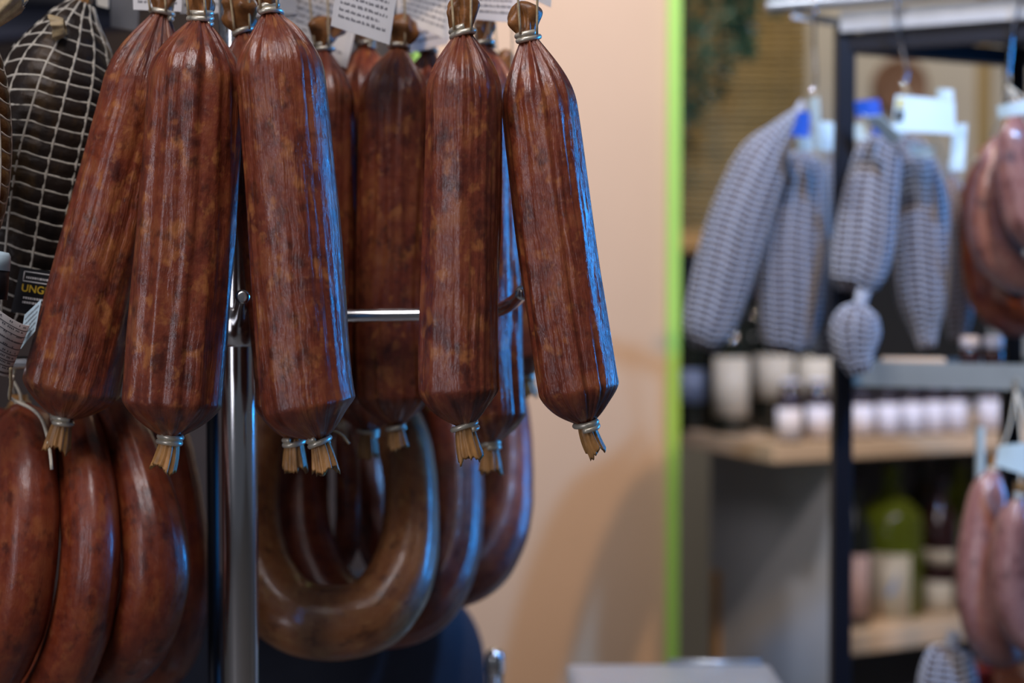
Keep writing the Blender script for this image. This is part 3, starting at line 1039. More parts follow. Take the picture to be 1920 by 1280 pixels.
def black_label():
    d = 1.112
    c = P(38, 500, d)
    ex = P(138, 515, d) - c
    ex /= np.linalg.norm(ex)
    ez = c - P(24, 590, d)
    ez /= np.linalg.norm(ez)
    nr = np.cross(ex, ez)
    if nr[1] > 0:
        nr = -nr
    root = empty('product_label', c, 'black glossy label with yellow lettering under the square net', 'label')
    at = lambda x, y, o=0: c + ex * x - ez * y + nr * o
    wd, ht = 0.027, 0.036
    sl = MB().add([at(0, 0), at(wd, 0), at(wd, ht), at(-0.002, ht), at(0, 0, -.001), at(wd, 0, -.001), at(wd, ht, -.001), at(-.002, ht, -.001)],
                  [(0, 3, 2, 1), (4, 5, 6, 7), (0, 1, 5, 4), (1, 2, 6, 5), (2, 3, 7, 6), (3, 0, 4, 7)]).build('panel', M['black_label'], smooth=False)
    fr = MB()
    fp = [at(0.004, 0.003, .0004), at(wd, 0.003, .0004), at(wd, 0.0105, .0004), at(0.004, 0.0105, .0004)]
    for i in (0, 2, 3):
        fr.tube([fp[i], fp[(i + 1) % 4]], 0.0005, 5)
    fo = fr.build('frame_line', M['paper'])
    me = text_mesh('UNGH', 0.0082)
    me.materials.clear()
    me.materials.append(M['yellow_ink'])
    tx = bpy.data.objects.new('lettering', me)
    COL.objects.link(tx)
    mt = Matrix((tuple(ex) + (0,), tuple(ez) + (0,), tuple(nr) + (0,), (0, 0, 0, 1))).transposed()
    mt.translation = V(at(0.0035, 0.0185, 0.0005))
    tx.matrix_world = mt
    rg = random.Random(3)
    mb = MB()
    for y in (0.0065, 0.0225, 0.026):
        x = 0.006
        while x < wd - .004:
            l = rg.uniform(.0006, .0016)
            mb.add([at(x, y, .0004), at(x + l, y, .0004), at(x + l, y + .0016, .0004), at(x, y + .0016, .0004)], [(0, 3, 2, 1)])
            x += l + .0006
    po = mb.build('small_print', M['paper'], smooth=False)
    own(root, sl, fo, po)
    tx.parent = root
    tx.matrix_parent_inverse = Matrix.Translation(root.location).inverted()


black_label()


def plastic_tube_tag():
    c = P(-14, 470, 1.0)
    ax = P(-20, 560, 1.0) - c
    L = np.linalg.norm(ax)
    root = empty('shiny_tag', c, 'shiny rolled plastic tag with black lower half beside the square net', 'tag')
    pts = [c + ax * t for t in (0, 0.02, 0.1, 0.4)]
    a = MB().tube(pts, [0.006, 0.011, 0.0125, 0.0125], 24).build('cap', M['white_tag'])
    pts = [c + ax * t for t in (0.4, 0.7, 1.0)]
    b = MB().tube(pts, 0.0122, 24).build('black_roll', M['black_label'])
    own(root, a, b)


plastic_tube_tag()
paper_tag('small crumpled clear tag between the curled roll and the leaning salami', [(46, 590), (78, 560), (66, 620), (34, 660)], 1.075, 15, rows=5, mat='white_tag')

# ------------------------------------------------------------------ behind the rack
# navy board at the top left
o = slab('navy_board', P(-60, 20, 2.2), (0.50, 0.03, 0.105), M['navy_beam'], Euler((0, math.radians(-6), 0)), bevel=0.004)
tag(o, 'dark navy board behind the netted hams', 'board')
o2 = slab('black_board', P(-60, -60, 2.14), (0.52, 0.03, 0.10), M['black_steel'], Euler((0, math.radians(3), 0)), bevel=0.004)
tag(o2, 'black board over the dark navy board', 'board')


def chair():
    # tall stool whose rounded back shows under the rings
    d = 1.62
    cx = P(560, 1200, d)[0]
    zt = P(560, 1075, d)[2]
    root = empty('bar_stool', (cx, d, 0), 'navy bar stool with rounded padded back below the ring sausages', 'stool')
    mb = MB()
    # padded back: superellipse outline extruded and rounded
    hw, h = P(912, 1280, d)[0] - cx, 0.36
    n = 64
    zc = zt - h / 2
    rows = []
    for off, sc in ((-0.035, .80), (-0.028, .93), (-0.012, .995), (0.012, .995), (0.028, .93), (0.035, .80)):
        ring = []
        for i in range(n):
            a = 2 * PI * i / n
            ca, sa = math.cos(a), math.sin(a)
            e = 2 / 3.0
            x = hw * sc * math.copysign(abs(ca) ** e, ca)
            z = h / 2 * (0.06 + .94 * sc) * math.copysign(abs(sa) ** e, sa)
            y = off + 0.08 * (x / hw) ** 2
            ring.append((cx + x, d + y, zc + z))
        rows.append(ring)
    vs = np.array(rows).reshape(-1, 3)
    fs = []
    for i in range(len(rows) - 1):
        for j in range(n):
            k = (j + 1) % n
            fs.append((i * n + j, i * n + k, (i + 1) * n + k, (i + 1) * n + j))
    fs.append(tuple(range(n))[::-1])
    fs.append(tuple((len(rows) - 1) * n + j for j in range(n)))
    back = mb.add(vs, fs).build('backrest', M['navy'])
    zs = zc - h / 2 - 0.02
    seat = MB().lathe([(0.05, zs - 0.03), (0.19, zs - .03), (0.205, zs - 0.01), (0.205, zs + .01), (0.19, zs + .03), (0.04, zs + .035)], 40, (cx, d + 0.18, 0)).build('seat', M['navy'])
    colm = MB().lathe([(0.026, 0.02), (0.026, zs - .03)], 24, (cx, d + .18, 0)).build('column', M['chrome'])
    base = MB().lathe([(0.2, 0), (0.2, 0.012), (0.03, 0.03)], 40, (cx, d + .18, 0)).build('base', M['chrome'])
    br = MB().tube([(cx, d - .02, zc - h / 2 + .05), (cx, d - .03, zs - .02), (cx, d + .1, zs - .02)], 0.012, 12).build('back_bracket', M['chrome'])
    own(root, back, seat, colm, base, br)


chair()


def chrome_post():
    d = 1.55
    p = P(928, 1215, d)
    root = empty('chrome_post', (p[0], p[1], 0), 'slim chrome post with rounded top beside the navy stool', 'post')
    r = 0.0092
    h = p[2]
    a = MB().lathe([(r, 0.01), (r, h - 0.028)], 24, (p[0], p[1], 0)).build('tube', M['chrome'])
    prof = [(r, h - .028), (r * 1.12, h - .024)] + [(r * 1.12 * math.cos(t), h - .010 + .010 * math.sin(t)) for t in np.linspace(0, 1.5, 7)]
    b = MB().lathe(prof, 24, (p[0], p[1], 0)).build('rounded_cap', M['chrome'])
    c = MB().lathe([(0.06, 0), (0.06, 0.008), (0.012, 0.014)], 32, (p[0], p[1], 0)).build('base', M['chrome'])
    own(root, a, b, c)


chrome_post()


def showcase():
    zt = P(1260, 1243, 1.75)[2]
    A, B = on_z(1062, 1243, zt), on_z(1448, 1250, zt)
    C_, D_ = on_z(1002, 1300, zt), on_z(1470, 1300, zt)
    y0, y1 = C_[1] - 0.08, A[1]
    x0, x1 = A[0], B[0]
    root = empty('display_case', ((x0 + x1) / 2, (y0 + y1) / 2, 0), 'low frosted clear display case below the peach wall', 'display case')
    lid = MB().box(((x0 + x1) / 2, (y0 + y1) / 2, zt - 0.009), (x1 - x0, y1 - y0, 0.018)).build('lid', M['acrylic'], smooth=False, bevel=0.006)
    parts = [lid]
    hb_ = 0.30
    for (cx, cy, sx, sy, nm) in (((x0 + x1) / 2, y1 - .008, x1 - x0 - .02, .006, 'rear_pane'), ((x0 + x1) / 2, y0 + .008, x1 - x0 - .02, .006, 'front_pane'), (x0 + .008, (y0 + y1) / 2, .006, y1 - y0 - .03, 'side_pane'), (x1 - .008, (y0 + y1) / 2, .006, y1 - y0 - .03, 'side_pane')):
        parts.append(MB().box((cx, cy, zt - .018 - hb_ / 2), (sx, sy, hb_)).build(nm, M['acrylic'], smooth=False))
    hz = zt - .018 - hb_
    parts.append(MB().box(((x0 + x1) / 2, (y0 + y1) / 2, hz / 2), (x1 - x0, y1 - y0, hz)).build('cabinet', M['cabinet_side'], smooth=False, bevel=0.004))
    # metal edge strip along the far edge
    parts.append(MB().tube([(x0 + 0.5 * (x1 - x0), y1 - .004, zt + .002), (x1 - .012, y1 - .004, zt + .002)], 0.004, 10).build('edge_strip', M['steel_grey']))
    own(root, *parts)


showcase()


# ------------------------------------------------------------------ black steel stand on the right
SP = {'L': P(1582, 300, 1.85)[:2]}
Lx, Ly = SP['L']
stand_pts = [(Lx, Ly), (Lx + 0.30, Ly - 0.135), (Lx + 0.56, Ly - 0.02), (Lx + 0.262, Ly + 0.115)]
zts = P(1598, 66, 1.85)[2]


def plate(pts, z0, z1, grow=0.0):
    c = np.mean(pts, 0)
    q = [np.array(p) + (np.array(p) - c) * grow for p in pts]
    vs = [(p[0], p[1], z0) for p in q] + [(p[0], p[1], z1) for p in q]
    n = len(q)
    fs = [tuple(range(n))[::-1], tuple(range(n, 2 * n))] + [(i, (i + 1) % n, n + (i + 1) % n, n + i) for i in range(n)]
    return MB().add(vs, fs)


def barbox(a, b, w_, h_):
    a, b = np.array(a, float), np.array(b, float)
    d = b - a
    q = Vector(d).to_track_quat('X', 'Z').to_euler()
    return MB().box((a + b) / 2, (np.linalg.norm(d) + w_ * .6, w_, h_), q)


def stand():
    root = empty('sausage_stand', (Lx + .28, Ly, 0), 'black steel stand with chrome rail hung with white netted salamis', 'stand')
    parts = []
    for p in stand_pts:
        parts.append(MB().box((p[0], p[1], (zts + .012) / 2), (0.0245, 0.0245, zts + .012)).build('post', M['black_steel'], smooth=False, bevel=0.002))
    for i in range(4):
        a, b = stand_pts[i], stand_pts[(i + 1) % 4]
        parts.append(barbox((*a, zts - .012), (*b, zts - .012), 0.02, 0.022).build('top_bar', M['black_steel'], smooth=False))
    parts.append(plate(stand_pts, zts + 0.001, zts + 0.012, -0.08).build('top_board', M['underside'], smooth=False))
    # pale steel fascia over the front edge
    a, b = np.array(stand_pts[0]), np.array(stand_pts[1])
    nrm = np.array((-(b - a)[1], (b - a)[0]))
    nrm /= -np.linalg.norm(nrm)
    f0, f1 = a + nrm * .016, b + nrm * .016
    parts.append(barbox((*f0, zts + .013), (*f1, zts + .013), 0.008, 0.026).build('fascia', M['steel_grey'], smooth=False))
    # chrome hanging rail in front
    dirv = (b - a) / np.linalg.norm(b - a)
    r0, r1 = a + nrm * .034 - dirv * 0.095, b + nrm * .034 + dirv * .02
    parts.append(MB().tube([(*r0, zts + .036), (*(r0 + dirv * .004), zts + .036), (*r1, zts + .036)], [0.006, 0.0078, 0.0078], 18).build('hanging_rail', M['steel_grey']))
    parts.append(barbox((*(a - dirv * .06 + nrm * .03), zts + .024), (*(a + nrm * .004), zts + .014), 0.008, 0.010).build('rail_bracket', M['steel_grey'], smooth=False))
    # trays
    zm = P(1600, 700, 1.85)[2]
    parts.append(plate(stand_pts, zm - 0.006, zm + .006, 0.02).build('middle_tray', M['tray'], smooth=False))
    mbt = MB()
    for i in range(4):
        aa, bb = stand_pts[i], stand_pts[(i + 1) % 4]
        q = barbox((*aa, zm), (*bb, zm), 0.006, 0.032)
        mbt.add(q.v[0], q.f)
    parts.append(mbt.build('tray_rim', M['tray'], smooth=False))
    zl = P(1780, 1345, 1.80)[2]
    parts.append(plate(stand_pts, zl - .006, zl + .006, 0.02).build('lower_tray', M['black_steel'], smooth=False))
    parts.append(plate(stand_pts, 0.06, 0.075, 0.02).build('foot_board', M['black_steel'], smooth=False))
    own(root, *parts)
    return (r0, r1, zm, zl, a, b, nrm, dirv)


R0, R1, ZM, ZL, FA, FB, FN, FD = stand()


def rail_at(px):
    """point of the chrome rail above picture column px"""
    best = None
    for t in np.linspace(0, 1, 400):
        p = R0 + (R1 - R0) * t
        x = 960 + F * p[0] / p[1]
        if best is None or abs(x - px) < best[0]:
            best = (abs(x - px), p)
    return np.array((best[1][0], best[1][1], zts + 0.036 + 0.0078))


def hook(px, low, label):
    a = rail_at(px)
    b = P(*low)
    pts = [a + (0, .010, -.012), a + (0, .008, .002), a + (0, 0, .0022), a + (0, -.0105, -.006), a + (0, -.008, -.03), (a + b) / 2, b + (0, -.004, .02), b + (0, .002, .004), b + (0, .010, .0), b + (0, .016, .008)]
    o = MB().tube(catmull(pts, 50), 0.0021, 8).build('meat_hook', M['chrome'])
    return tag(o, label, 'hook', 'hooks on the chrome rail of the black stand')


hook(1520, (1528, 172, 1.84), 'steel hook carrying the slanting netted salami beside the black post')
hook(1672, (1698, 160, 1.80), 'long steel hook in front of the brown disc')
hook(1900, (1890, 150, 1.76), 'steel hook above the pinkish ring sausages')

gb = 'white netted salamis on the black stand'
nb_kw = dict(nv=11, pitch=0.0080, mat='ham_bg', net='net_bg', group=gb, wr=0.0014, res=(90, 40), bulge=0.0004, name='netted_salami', cat='salami')
netted('netted salami slanting outwards, next to the lime green edge', [(1492, 215, 1.86, 16), (1462, 252, 1.86, 46), (1432, 300, 1.86, 92), (1402, 380, 1.86, 112), (1372, 470, 1.86, 116), (1345, 560, 1.86, 108), (1328, 620, 1.86, 90), (1320, 655, 1.86, 40)], 401, hang=P(1528, 172, 1.84), **nb_kw)
netted('wide netted salami hanging straight, between the slanting one and the black post', [(1505, 285, 1.90, 20), (1502, 305, 1.90, 70), (1494, 380, 1.90, 94), (1486, 480, 1.90, 112), (1480, 580, 1.90, 112), (1474, 640, 1.90, 84), (1472, 664, 1.90, 36)], 411, hang=P(1528, 172, 1.84), **nb_kw)
netted('shadowed netted salami directly behind the black post', [(1552, 310, 1.99, 20), (1552, 335, 1.99, 56), (1556, 420, 1.99, 74), (1552, 540, 1.99, 80), (1548, 640, 1.99, 60), (1548, 670, 1.99, 30)], 421, hang=P(1528, 172, 1.84), **nb_kw)
netted('netted salami beside the black post, below the blue tag', [(1668, 255, 1.80, 22), (1650, 280, 1.80, 78), (1632, 370, 1.80, 100), (1618, 460, 1.80, 110), (1606, 520, 1.80, 96), (1600, 548, 1.80, 50)], 431, hang=P(1698, 160, 1.80), **nb_kw)
netted('smooth pale netted salami with narrow end, under the big white tag', [(1690, 262, 1.86, 24), (1706, 295, 1.86, 80), (1724, 380, 1.86, 102), (1730, 470, 1.86, 106), (1730, 560, 1.86, 90), (1734, 615, 1.86, 48), (1738, 650, 1.86, 26)], 441, hang=P(1698, 160, 1.80), **nb_kw)
netted('stubby short netted salami hanging just below the one beside the post', [(1612, 572, 1.77, 24), (1608, 588, 1.77, 68), (1602, 620, 1.77, 88), (1602, 660, 1.77, 70), (1612, 700, 1.77, 34)], 451, hang=P(1604, 545, 1.785), **nb_kw)
kw2 = dict(nb_kw)
kw2.update(mat='brown_sausage', nv=10, wr=0.0007, group=None)
netted('thin brown netted sausage in the shade of the pinkish ring', [(1782, 330, 1.94, 18), (1790, 380, 1.94, 46), (1796, 480, 1.94, 54), (1798, 580, 1.94, 50), (1796, 640, 1.94, 24)], 461, hang=P(1700, 165, 1.80), **kw2)

gr = 'pinkish ring sausages on the black stand'
ring_sausage('pinkish ring sausage curling below the top rail of the black stand', [(1885, 250, 1.77, 46), (1862, 310, 1.77, 62), (1846, 390, 1.77, 68), (1856, 460, 1.77, 72), (1896, 510, 1.77, 74), (1950, 510, 1.77, 72), (1985, 450, 1.77, 66), (1975, 350, 1.77, 60), (1930, 260, 1.77, 46)], 501, 'ring_bg', gr, n=36, m=90, hang_to=P(1890, 160, 1.76))
ring_sausage('pinkish sausage in front of the ring under the top rail', [(1905, 215, 1.70, 44), (1902, 270, 1.70, 66), (1908, 340, 1.70, 76), (1930, 420, 1.70, 78), (1990, 450, 1.70, 70), (2020, 380, 1.70, 64), (1990, 260, 1.70, 46)], 511, 'ring_bg', gr, n=36, m=80, hang_to=P(1890, 160, 1.76))
zmid = ZM - 0.02
ring_sausage('dusky sausage hanging below the middle tray, bent in a narrow V', [(1862, 880, 1.74, 46), (1850, 930, 1.74, 66), (1838, 1010, 1.74, 78), (1836, 1100, 1.74, 84), (1852, 1180, 1.74, 84), (1880, 1215, 1.76, 76), (1905, 1160, 1.79, 70), (1930, 1060, 1.80, 66), (1950, 960, 1.80, 60), (1955, 890, 1.78, 40)], 521, 'ring_bg', gr, n=36, m=90, hang_to=P(1905, 730, 1.76))
ring_sausage('dusky sausage right in front of the V-bent one', [(1910, 930, 1.68, 44), (1900, 990, 1.68, 66), (1894, 1070, 1.68, 72), (1910, 1160, 1.68, 74), (1960, 1200, 1.68, 70), (1990, 1100, 1.68, 64), (1970, 960, 1.68, 46)], 531, 'ring_bg', gr, n=36, m=80, hang_to=P(1905, 730, 1.76))
ring_sausage('dark maroon sausage in shadow behind the pinkish rings', [(1838, 300, 1.86, 40), (1830, 380, 1.86, 56), (1836, 500, 1.86, 66), (1860, 570, 1.86, 70), (1910, 600, 1.86, 70), (1950, 560, 1.86, 66), (1960, 400, 1.86, 50)], 541, 'ring', gr, n=32, m=80, hang_to=P(1890, 160, 1.76))


# plastic tags on the stand
def stag(label, quad, d, mat, dd=0.0, curve=0.004, extra=None):
    root = paper_tag(label, quad, d, 5, mat=mat, text=False, curve=curve, dd=dd, th=0.001, name='plastic_tag', group=None)
    if extra:
        for (q2, m2, nm) in extra:
            o = paper_tag('x', q2, d - 0.006, 5, mat=m2, text=False, curve=0.001, th=0.0006)
            for ch in [c for c in bpy.data.objects if c.parent == o]:
                ch.name = nm
                ch.parent = root
                ch.matrix_parent_inverse = Matrix.Translation(root.location).inverted()
            bpy.data.objects.remove(o)
    return root


stag('large white tag with yellow band and pink seal, before the brown disc', [(1680, 178), (1790, 190), (1792, 252), (1672, 246)], 1.76, 'white_tag', -0.03, extra=[
    ([(1684, 184), (1752, 196), (1750, 210), (1682, 200)], 'yellow_tag', 'yellow_band'), ([(1680, 206), (1726, 210), (1724, 230), (1678, 226)], 'black_label', 'dark_panel'),
    ([(1702, 204), (1716, 205), (1715, 218), (1701, 217)], 'pink_dot', 'pink_seal')])
stag('white curled tag end below the large white tag', [(1702, 268), (1752, 276), (1750, 296), (1708, 290)], 1.79, 'white_tag', -0.02)
stag('white strap tag hanging in a curve beside the pinkish ring', [(1792, 240), (1812, 232), (1806, 320), (1784, 326)], 1.78, 'white_tag', -0.03, 0.010)
stag('small white knob tag above the large white tag', [(1756, 166), (1786, 168), (1788, 188), (1756, 186)], 1.75, 'white_tag', -0.02)
stag('blue tag above the netted salami beside the black post', [(1602, 190), (1648, 186), (1652, 216), (1606, 220)], 1.80, 'blue_tag', -0.02)
stag('light blue slanting tag over the netted salami beside the post', [(1616, 214), (1650, 216), (1694, 258), (1668, 270)], 1.745, 'white_tag', -0.03)
stag('deep blue tag under the light blue slanting tag', [(1636, 226), (1660, 224), (1656, 254), (1634, 252)], 1.765, 'blue_tag', -0.02)
stag('small bluish tag low against the black post', [(1602, 232), (1622, 232), (1624, 262), (1602, 262)], 1.765, 'white_tag', -0.02)
stag('narrow bright tag over the hook of the slanting netted salami', [(1514, 184), (1534, 182), (1538, 262), (1524, 270)], 1.80, 'white_tag', -0.04)
stag('deep blue tag beside the narrow bright tag', [(1494, 212), (1518, 210), (1516, 258), (1482, 256)], 1.80, 'blue_tag', -0.02)
stag('squarish white tag just below the deep blue tag', [(1494, 254), (1522, 252), (1524, 282), (1496, 284)], 1.845, 'white_tag', -0.03)
stag('bright white tag next to the black post above the netted salamis', [(1530, 226), (1562, 230), (1560, 284), (1528, 280)], 1.825, 'white_tag', -0.03)
stag('blue-white tag above the pinkish ring sausages', [(1868, 200), (1925, 186), (1930, 212), (1872, 222)], 1.655, 'white_tag', -0.03)
stag('bright tag tied to the V-bent sausage', [(1872, 836), (1925, 830), (1930, 892), (1866, 872)], 1.68, 'white_tag', -0.04)
stag('narrow bluish strip tag hanging beside the V-bent sausage', [(1829, 800), (1845, 800), (1844, 906), (1828, 906)], 1.80, 'white_tag', -0.02, 0.002)


def small_jar(pos, label):
    root = empty('small_jar', pos, label, 'jar', 'white capped jars on the middle tray')
    a = MB().lathe([(0.010, 0), (0.013, 0.003), (0.013, 0.022), (0.009, 0.028)], 20).build('body', M['glass_red'], root)
    b = MB().lathe([(0.0125, 0.027), (0.0125, 0.040), (0.010, 0.043)], 20).build('cap', M['lid_white'], root)


ztop = ZM + 0.0065
for px in (1818, 1862):
    p = on_z(px, 700, ztop) if False else P(px, 690, 1.835)
    small_jar((p[0], p[1], ztop), 'tiny white capped jar on the middle tray of the black stand')
bp = P(1712, 684, 1.852)
o = MB().box((0, 0, 0), (0.080, 0.030, 0.014)).build('wooden_board', M['wood'], None, False, 0.002, (bp[0], bp[1], ztop + .007), Euler((0, 0, -.2)))
tag(o, 'small pale wooden board lying on the middle tray', 'board')

# on the lower tray
zlt = ZL + 0.006
p = P(1780, 1250, 1.80)
zz = p[2] + 0.02
pl = lambda z: 640 + 0
H = p[2] + 0.022 - zlt
W3 = dict(nb_kw)
W3.update(group=None, name='netted_salami')
netted('netted salami standing on the lower tray beside the red packs', [(1782, 1212, 1.80, 24), (1780, 1222, 1.80, 70), (1778, 1260, 1.80, 96), (1776, 1300, 1.80, 98), (1776, 1322, 1.80, 60)], 471, **W3)


def pack(px, py, d, w_, h_, mat, label, rz):
    c = P(px, py, d)
    hgt = c[2] - zlt
    root = empty('sausage_pack', (c[0], c[1], zlt), label, 'package')
    root.rotation_euler = (0, 0, rz)
    a = MB().box((0, 0, hgt / 2), (w_, h_, hgt)).build('pouch', M[mat], root, False, 0.006)
    b = MB().box((0, 0, hgt + .004), (w_ * .96, .004, .012)).build('sealed_edge', M['orange_pack'], root, False)
    return root


pack(1858, 1250, 1.87, 0.06, 0.03, 'red_pack', 'dark red sausage pack standing on the lower tray', 0.1)
pack(1908, 1258, 1.83, 0.06, 0.03, 'orange_pack', 'orange sausage pack on the lower tray in front of the red one', -0.15)


# ------------------------------------------------------------------ wooden shelf unit behind
zb = P(1449, 869, 2.72)[2]
K = P(1449, 869, 2.72)
Rr = on_z(1878, 844, zb)
uang = math.atan2(Rr[1] - K[1], Rr[0] - K[0])
U2 = np.array((math.cos(uang), math.sin(uang)))
V2 = np.array((-U2[1], U2[0]))
K2 = K[:2]
TH = 0.036
DEP = 0.49
WID = 0.98


def sh(u, v, z):
    q = K2 + U2 * u + V2 * v
    return np.array((q[0], q[1], z))


rotU = Euler((0, 0, uang))


def ubox(u0, u1, v0, v1, z0, z1, name, mat, bevel=0.0):
    c = sh((u0 + u1) / 2, (v0 + v1) / 2, (z0 + z1) / 2)
    return MB().box((0, 0, 0), (u1 - u0, v1 - v0, z1 - z0)).build(name, M[mat], None, False, bevel, c, rotU)


zl2 = P(1600, 1235, 2.80)[2]
S1T = zb + TH
S2T = zl2 + TH + .006


def unit():
    root = empty('shelf_unit', sh(WID / 2, DEP / 2, 0), 'shelf unit with pale wooden boards holding bottles and jars', 'shelf')
    us = 0.165
    parts = [ubox(0, WID, 0, DEP, zb, S1T, 'upper_board', 'wood', 0.003),
             ubox(us + .02, WID - .02, 0.015, DEP - .012, zl2, S2T, 'lower_board', 'wood', 0.003),
             ubox(us, us + .02, 0.02, DEP, 0.0, zb, 'side_panel', 'cabinet_side'),
             ubox(WID - .02, WID, 0.02, DEP, 0.0, zb, 'side_panel', 'cabinet_side'),
             ubox(us + .02, WID - .02, DEP - .012, DEP, 0.0, zb, 'back_panel', 'cabinet_dark'),
             ubox(us + .02, WID - .02, .03, DEP - .012, 0.06, .08, 'floor_board', 'wood'),
             ubox(-.05, WID, DEP, DEP + .014, zb - .02, P(1300, 478, 3.1)[2], 'upper_back_panel', 'cabinet_dark'),
             ubox(us - .004, us, 0.445, 0.475, 0.0, P(1300, 1108, 3.0)[2], 'edge_strip', 'wood_orange')]
    for p_, l in ((parts[0], None),):
        pass
    own(root, *parts)


unit()


def col_at(px, v):
    """u coordinate on the unit where the line v crosses picture column px"""
    k = (px - 960) / F
    # (K2.x+U.x u+V.x v) = k*(depth) ; depth ~ y*cos + small
    cy = math.cos(PITCH)
    num = k * cy * (K2[1] + V2[1] * v) - (K2[0] + V2[0] * v)
    return num / (U2[0] - k * cy * U2[1])


def bottle(px, v, z, r, h, mat, label, lab=None, neck=0.32, cat='bottle', group=None, lid='lid', name='bottle', shoulder=0.62, yaw=None):
    u = col_at(px, v)
    c = sh(u, v, z)
    root = empty(name, c, label, cat, group)
    if yaw is None:
        yaw = math.atan2(-c[0], c[1])
    root.rotation_euler = (0, 0, yaw)
    rn = r * neck
    prof = [(r * .9, 0), (r, .006), (r, h * shoulder), (r * .92, h * (shoulder + .06)), (rn * 1.25, h * (shoulder + .17)), (rn, h * (shoulder + .22)), (rn, h * .95), (rn * 1.15, h * .955), (rn * 1.15, h * .985)]
    MB().lathe(prof, 32).build('glass', M[mat], root)
    MB().lathe([(rn * 1.2, h * .94), (rn * 1.2, h), (rn, h * 1.004)], 24).build('cap', M[lid], root)
    if lab:
        for (z0, z1, a, m2, nm) in lab:
            n = 16
            vs, fs = [], []
            for i in range(n + 1):
                t = -PI / 2 - a + 2 * a * i / n
                for zz_ in (z0, z1):
                    for rr in (r + .0006, r + .0014):
                        vs.append((rr * math.cos(t), rr * math.sin(t), zz_))
            for i in range(n):
                b_ = 4 * i
                fs += [(b_ + 1, b_ + 5, b_ + 7, b_ + 3), (b_, b_ + 2, b_ + 6, b_ + 4), (b_ + 2, b_ + 3, b_ + 7, b_ + 6), (b_, b_ + 4, b_ + 5, b_ + 1)]
            MB().add(vs, fs).build(nm, M[m2], root)
    return root


def px2z(py, px, v):
    u = col_at(px, v)
    q = sh(u, v, 0)
    # depth along the axis, then height
    k = (py - 640) / F
    # point on ray at this y
    t = q[1] / (FW[1] - UP[1] * k)
    return CAM[2] + t * (FW[2] - UP[2] * k)


def lb(px, v, y0, y1, z, a, m2, nm='label'):
    return (px2z(y1, px, v) - z, px2z(y0, px, v) - z, a, m2, nm)


# upper board
bottle(1300, 0.34, S1T, 0.045, 0.30, 'glass_dark', 'dark bottle with slate blue label next to the lime green edge', [lb(1300, .34, 690, 752, S1T, .8, 'label_slate')])
bottle(1372, 0.22, S1T, 0.042, 0.30, 'glass_dark', 'dark bottle with tall beige label below the slanting netted salami', [lb(1372, .22, 668, 778, S1T, .95, 'label_beige')])
bottle(1453, 0.24, S1T, 0.043, 0.30, 'glass_dark', 'dark bottle with beige label behind the foremost jar', [lb(1453, .24, 664, 745, S1T, 1.05, 'label_beige')])
bottle(1530, 0.22, S1T, 0.042, 0.30, 'glass_dark', 'dark bottle with beige label nearest the black post', [lb(1530, .22, 668, 745, S1T, 1.05, 'label_beige')])
bottle(1415, 0.36, S1T, 0.040, 0.30, 'glass_dark', 'unlabelled dark bottle at the back between two beige labels')


def jar(px, v, label, y0, y1, group):
    r, h = 0.0245, 0.090
    u = col_at(px, v)
    c = sh(u, v, S1T)
    root = empty('preserve_jar', c, label, 'jar', group)
    root.rotation_euler = (0, 0, math.atan2(-c[0], c[1]))
    MB().lathe([(r * .9, 0), (r, .004), (r, h * .74), (r * .8, h * .84), (r * .8, h * .86)], 28).build('glass', M['glass_red'], root)
    MB().lathe([(r * .86, h * .85), (r * .88, h * .86), (r * .88, h * .98), (r * .8, h)], 28).build('lid', M['lid'], root)
    z0, z1, a, n = 0.006, h * .74, 1.25, 14
    vs, fs = [], []
    for i in range(n + 1):
        t = -PI / 2 - a + 2 * a * i / n
        for zz_ in (z0, z1):
            for rr in (r + .0005, r + .0012):
                vs.append((rr * math.cos(t), rr * math.sin(t), zz_))
    for i in range(n):
        b_ = 4 * i
        fs += [(b_ + 1, b_ + 5, b_ + 7, b_ + 3), (b_, b_ + 2, b_ + 6, b_ + 4), (b_ + 2, b_ + 3, b_ + 7, b_ + 6), (b_, b_ + 4, b_ + 5, b_ + 1)]
    MB().add(vs, fs).build('label', M['label_white'], root)


gj = 'white labelled jars on the upper board'
jar(1482, 0.035, 'foremost white labelled jar at the corner of the upper board', 0, 0, gj)
jar(1537, 0.06, 'white labelled jar between the foremost jar and the black post', 0, 0, gj)
for px in (1618, 1667, 1712, 1753, 1794):
    jar(px, 0.05, 'small white labelled jar in the row of five on the upper board', 0, 0, gj)
jar(1858, 0.06, 'white labelled jar standing apart at the end of the row', 0, 0, gj)
# white caps behind the jars
for px in (1482, 1534):
    bottle(px, 0.135, S1T, 0.022, px2z(712, px, .135) - S1T, 'glass_red', 'slim bottle with white cap behind the jars on the upper board', None, 0.75, group='white capped bottles behind the jars', lid='lid_white', name='capped_bottle')

# lower board
big = bottle(1676, 0.14, S2T, 0.066, px2z(850, 1676, .14) - S2T, 'glass_green', 'big olive green bottle with cream picture label on the lower board', [lb(1688, .14, 1028, 1152, S2T, .62, 'label_beige')], 0.26, shoulder=0.58)


def print_on(root, r, tri, mat, nm):
    vs = [((r + .0017) * math.cos(-PI / 2 + a), (r + .0017) * math.sin(-PI / 2 + a), z) for a, z in tri]
    MB().add(vs, [tuple(range(len(vs)))]).build(nm, M[mat], root, False)


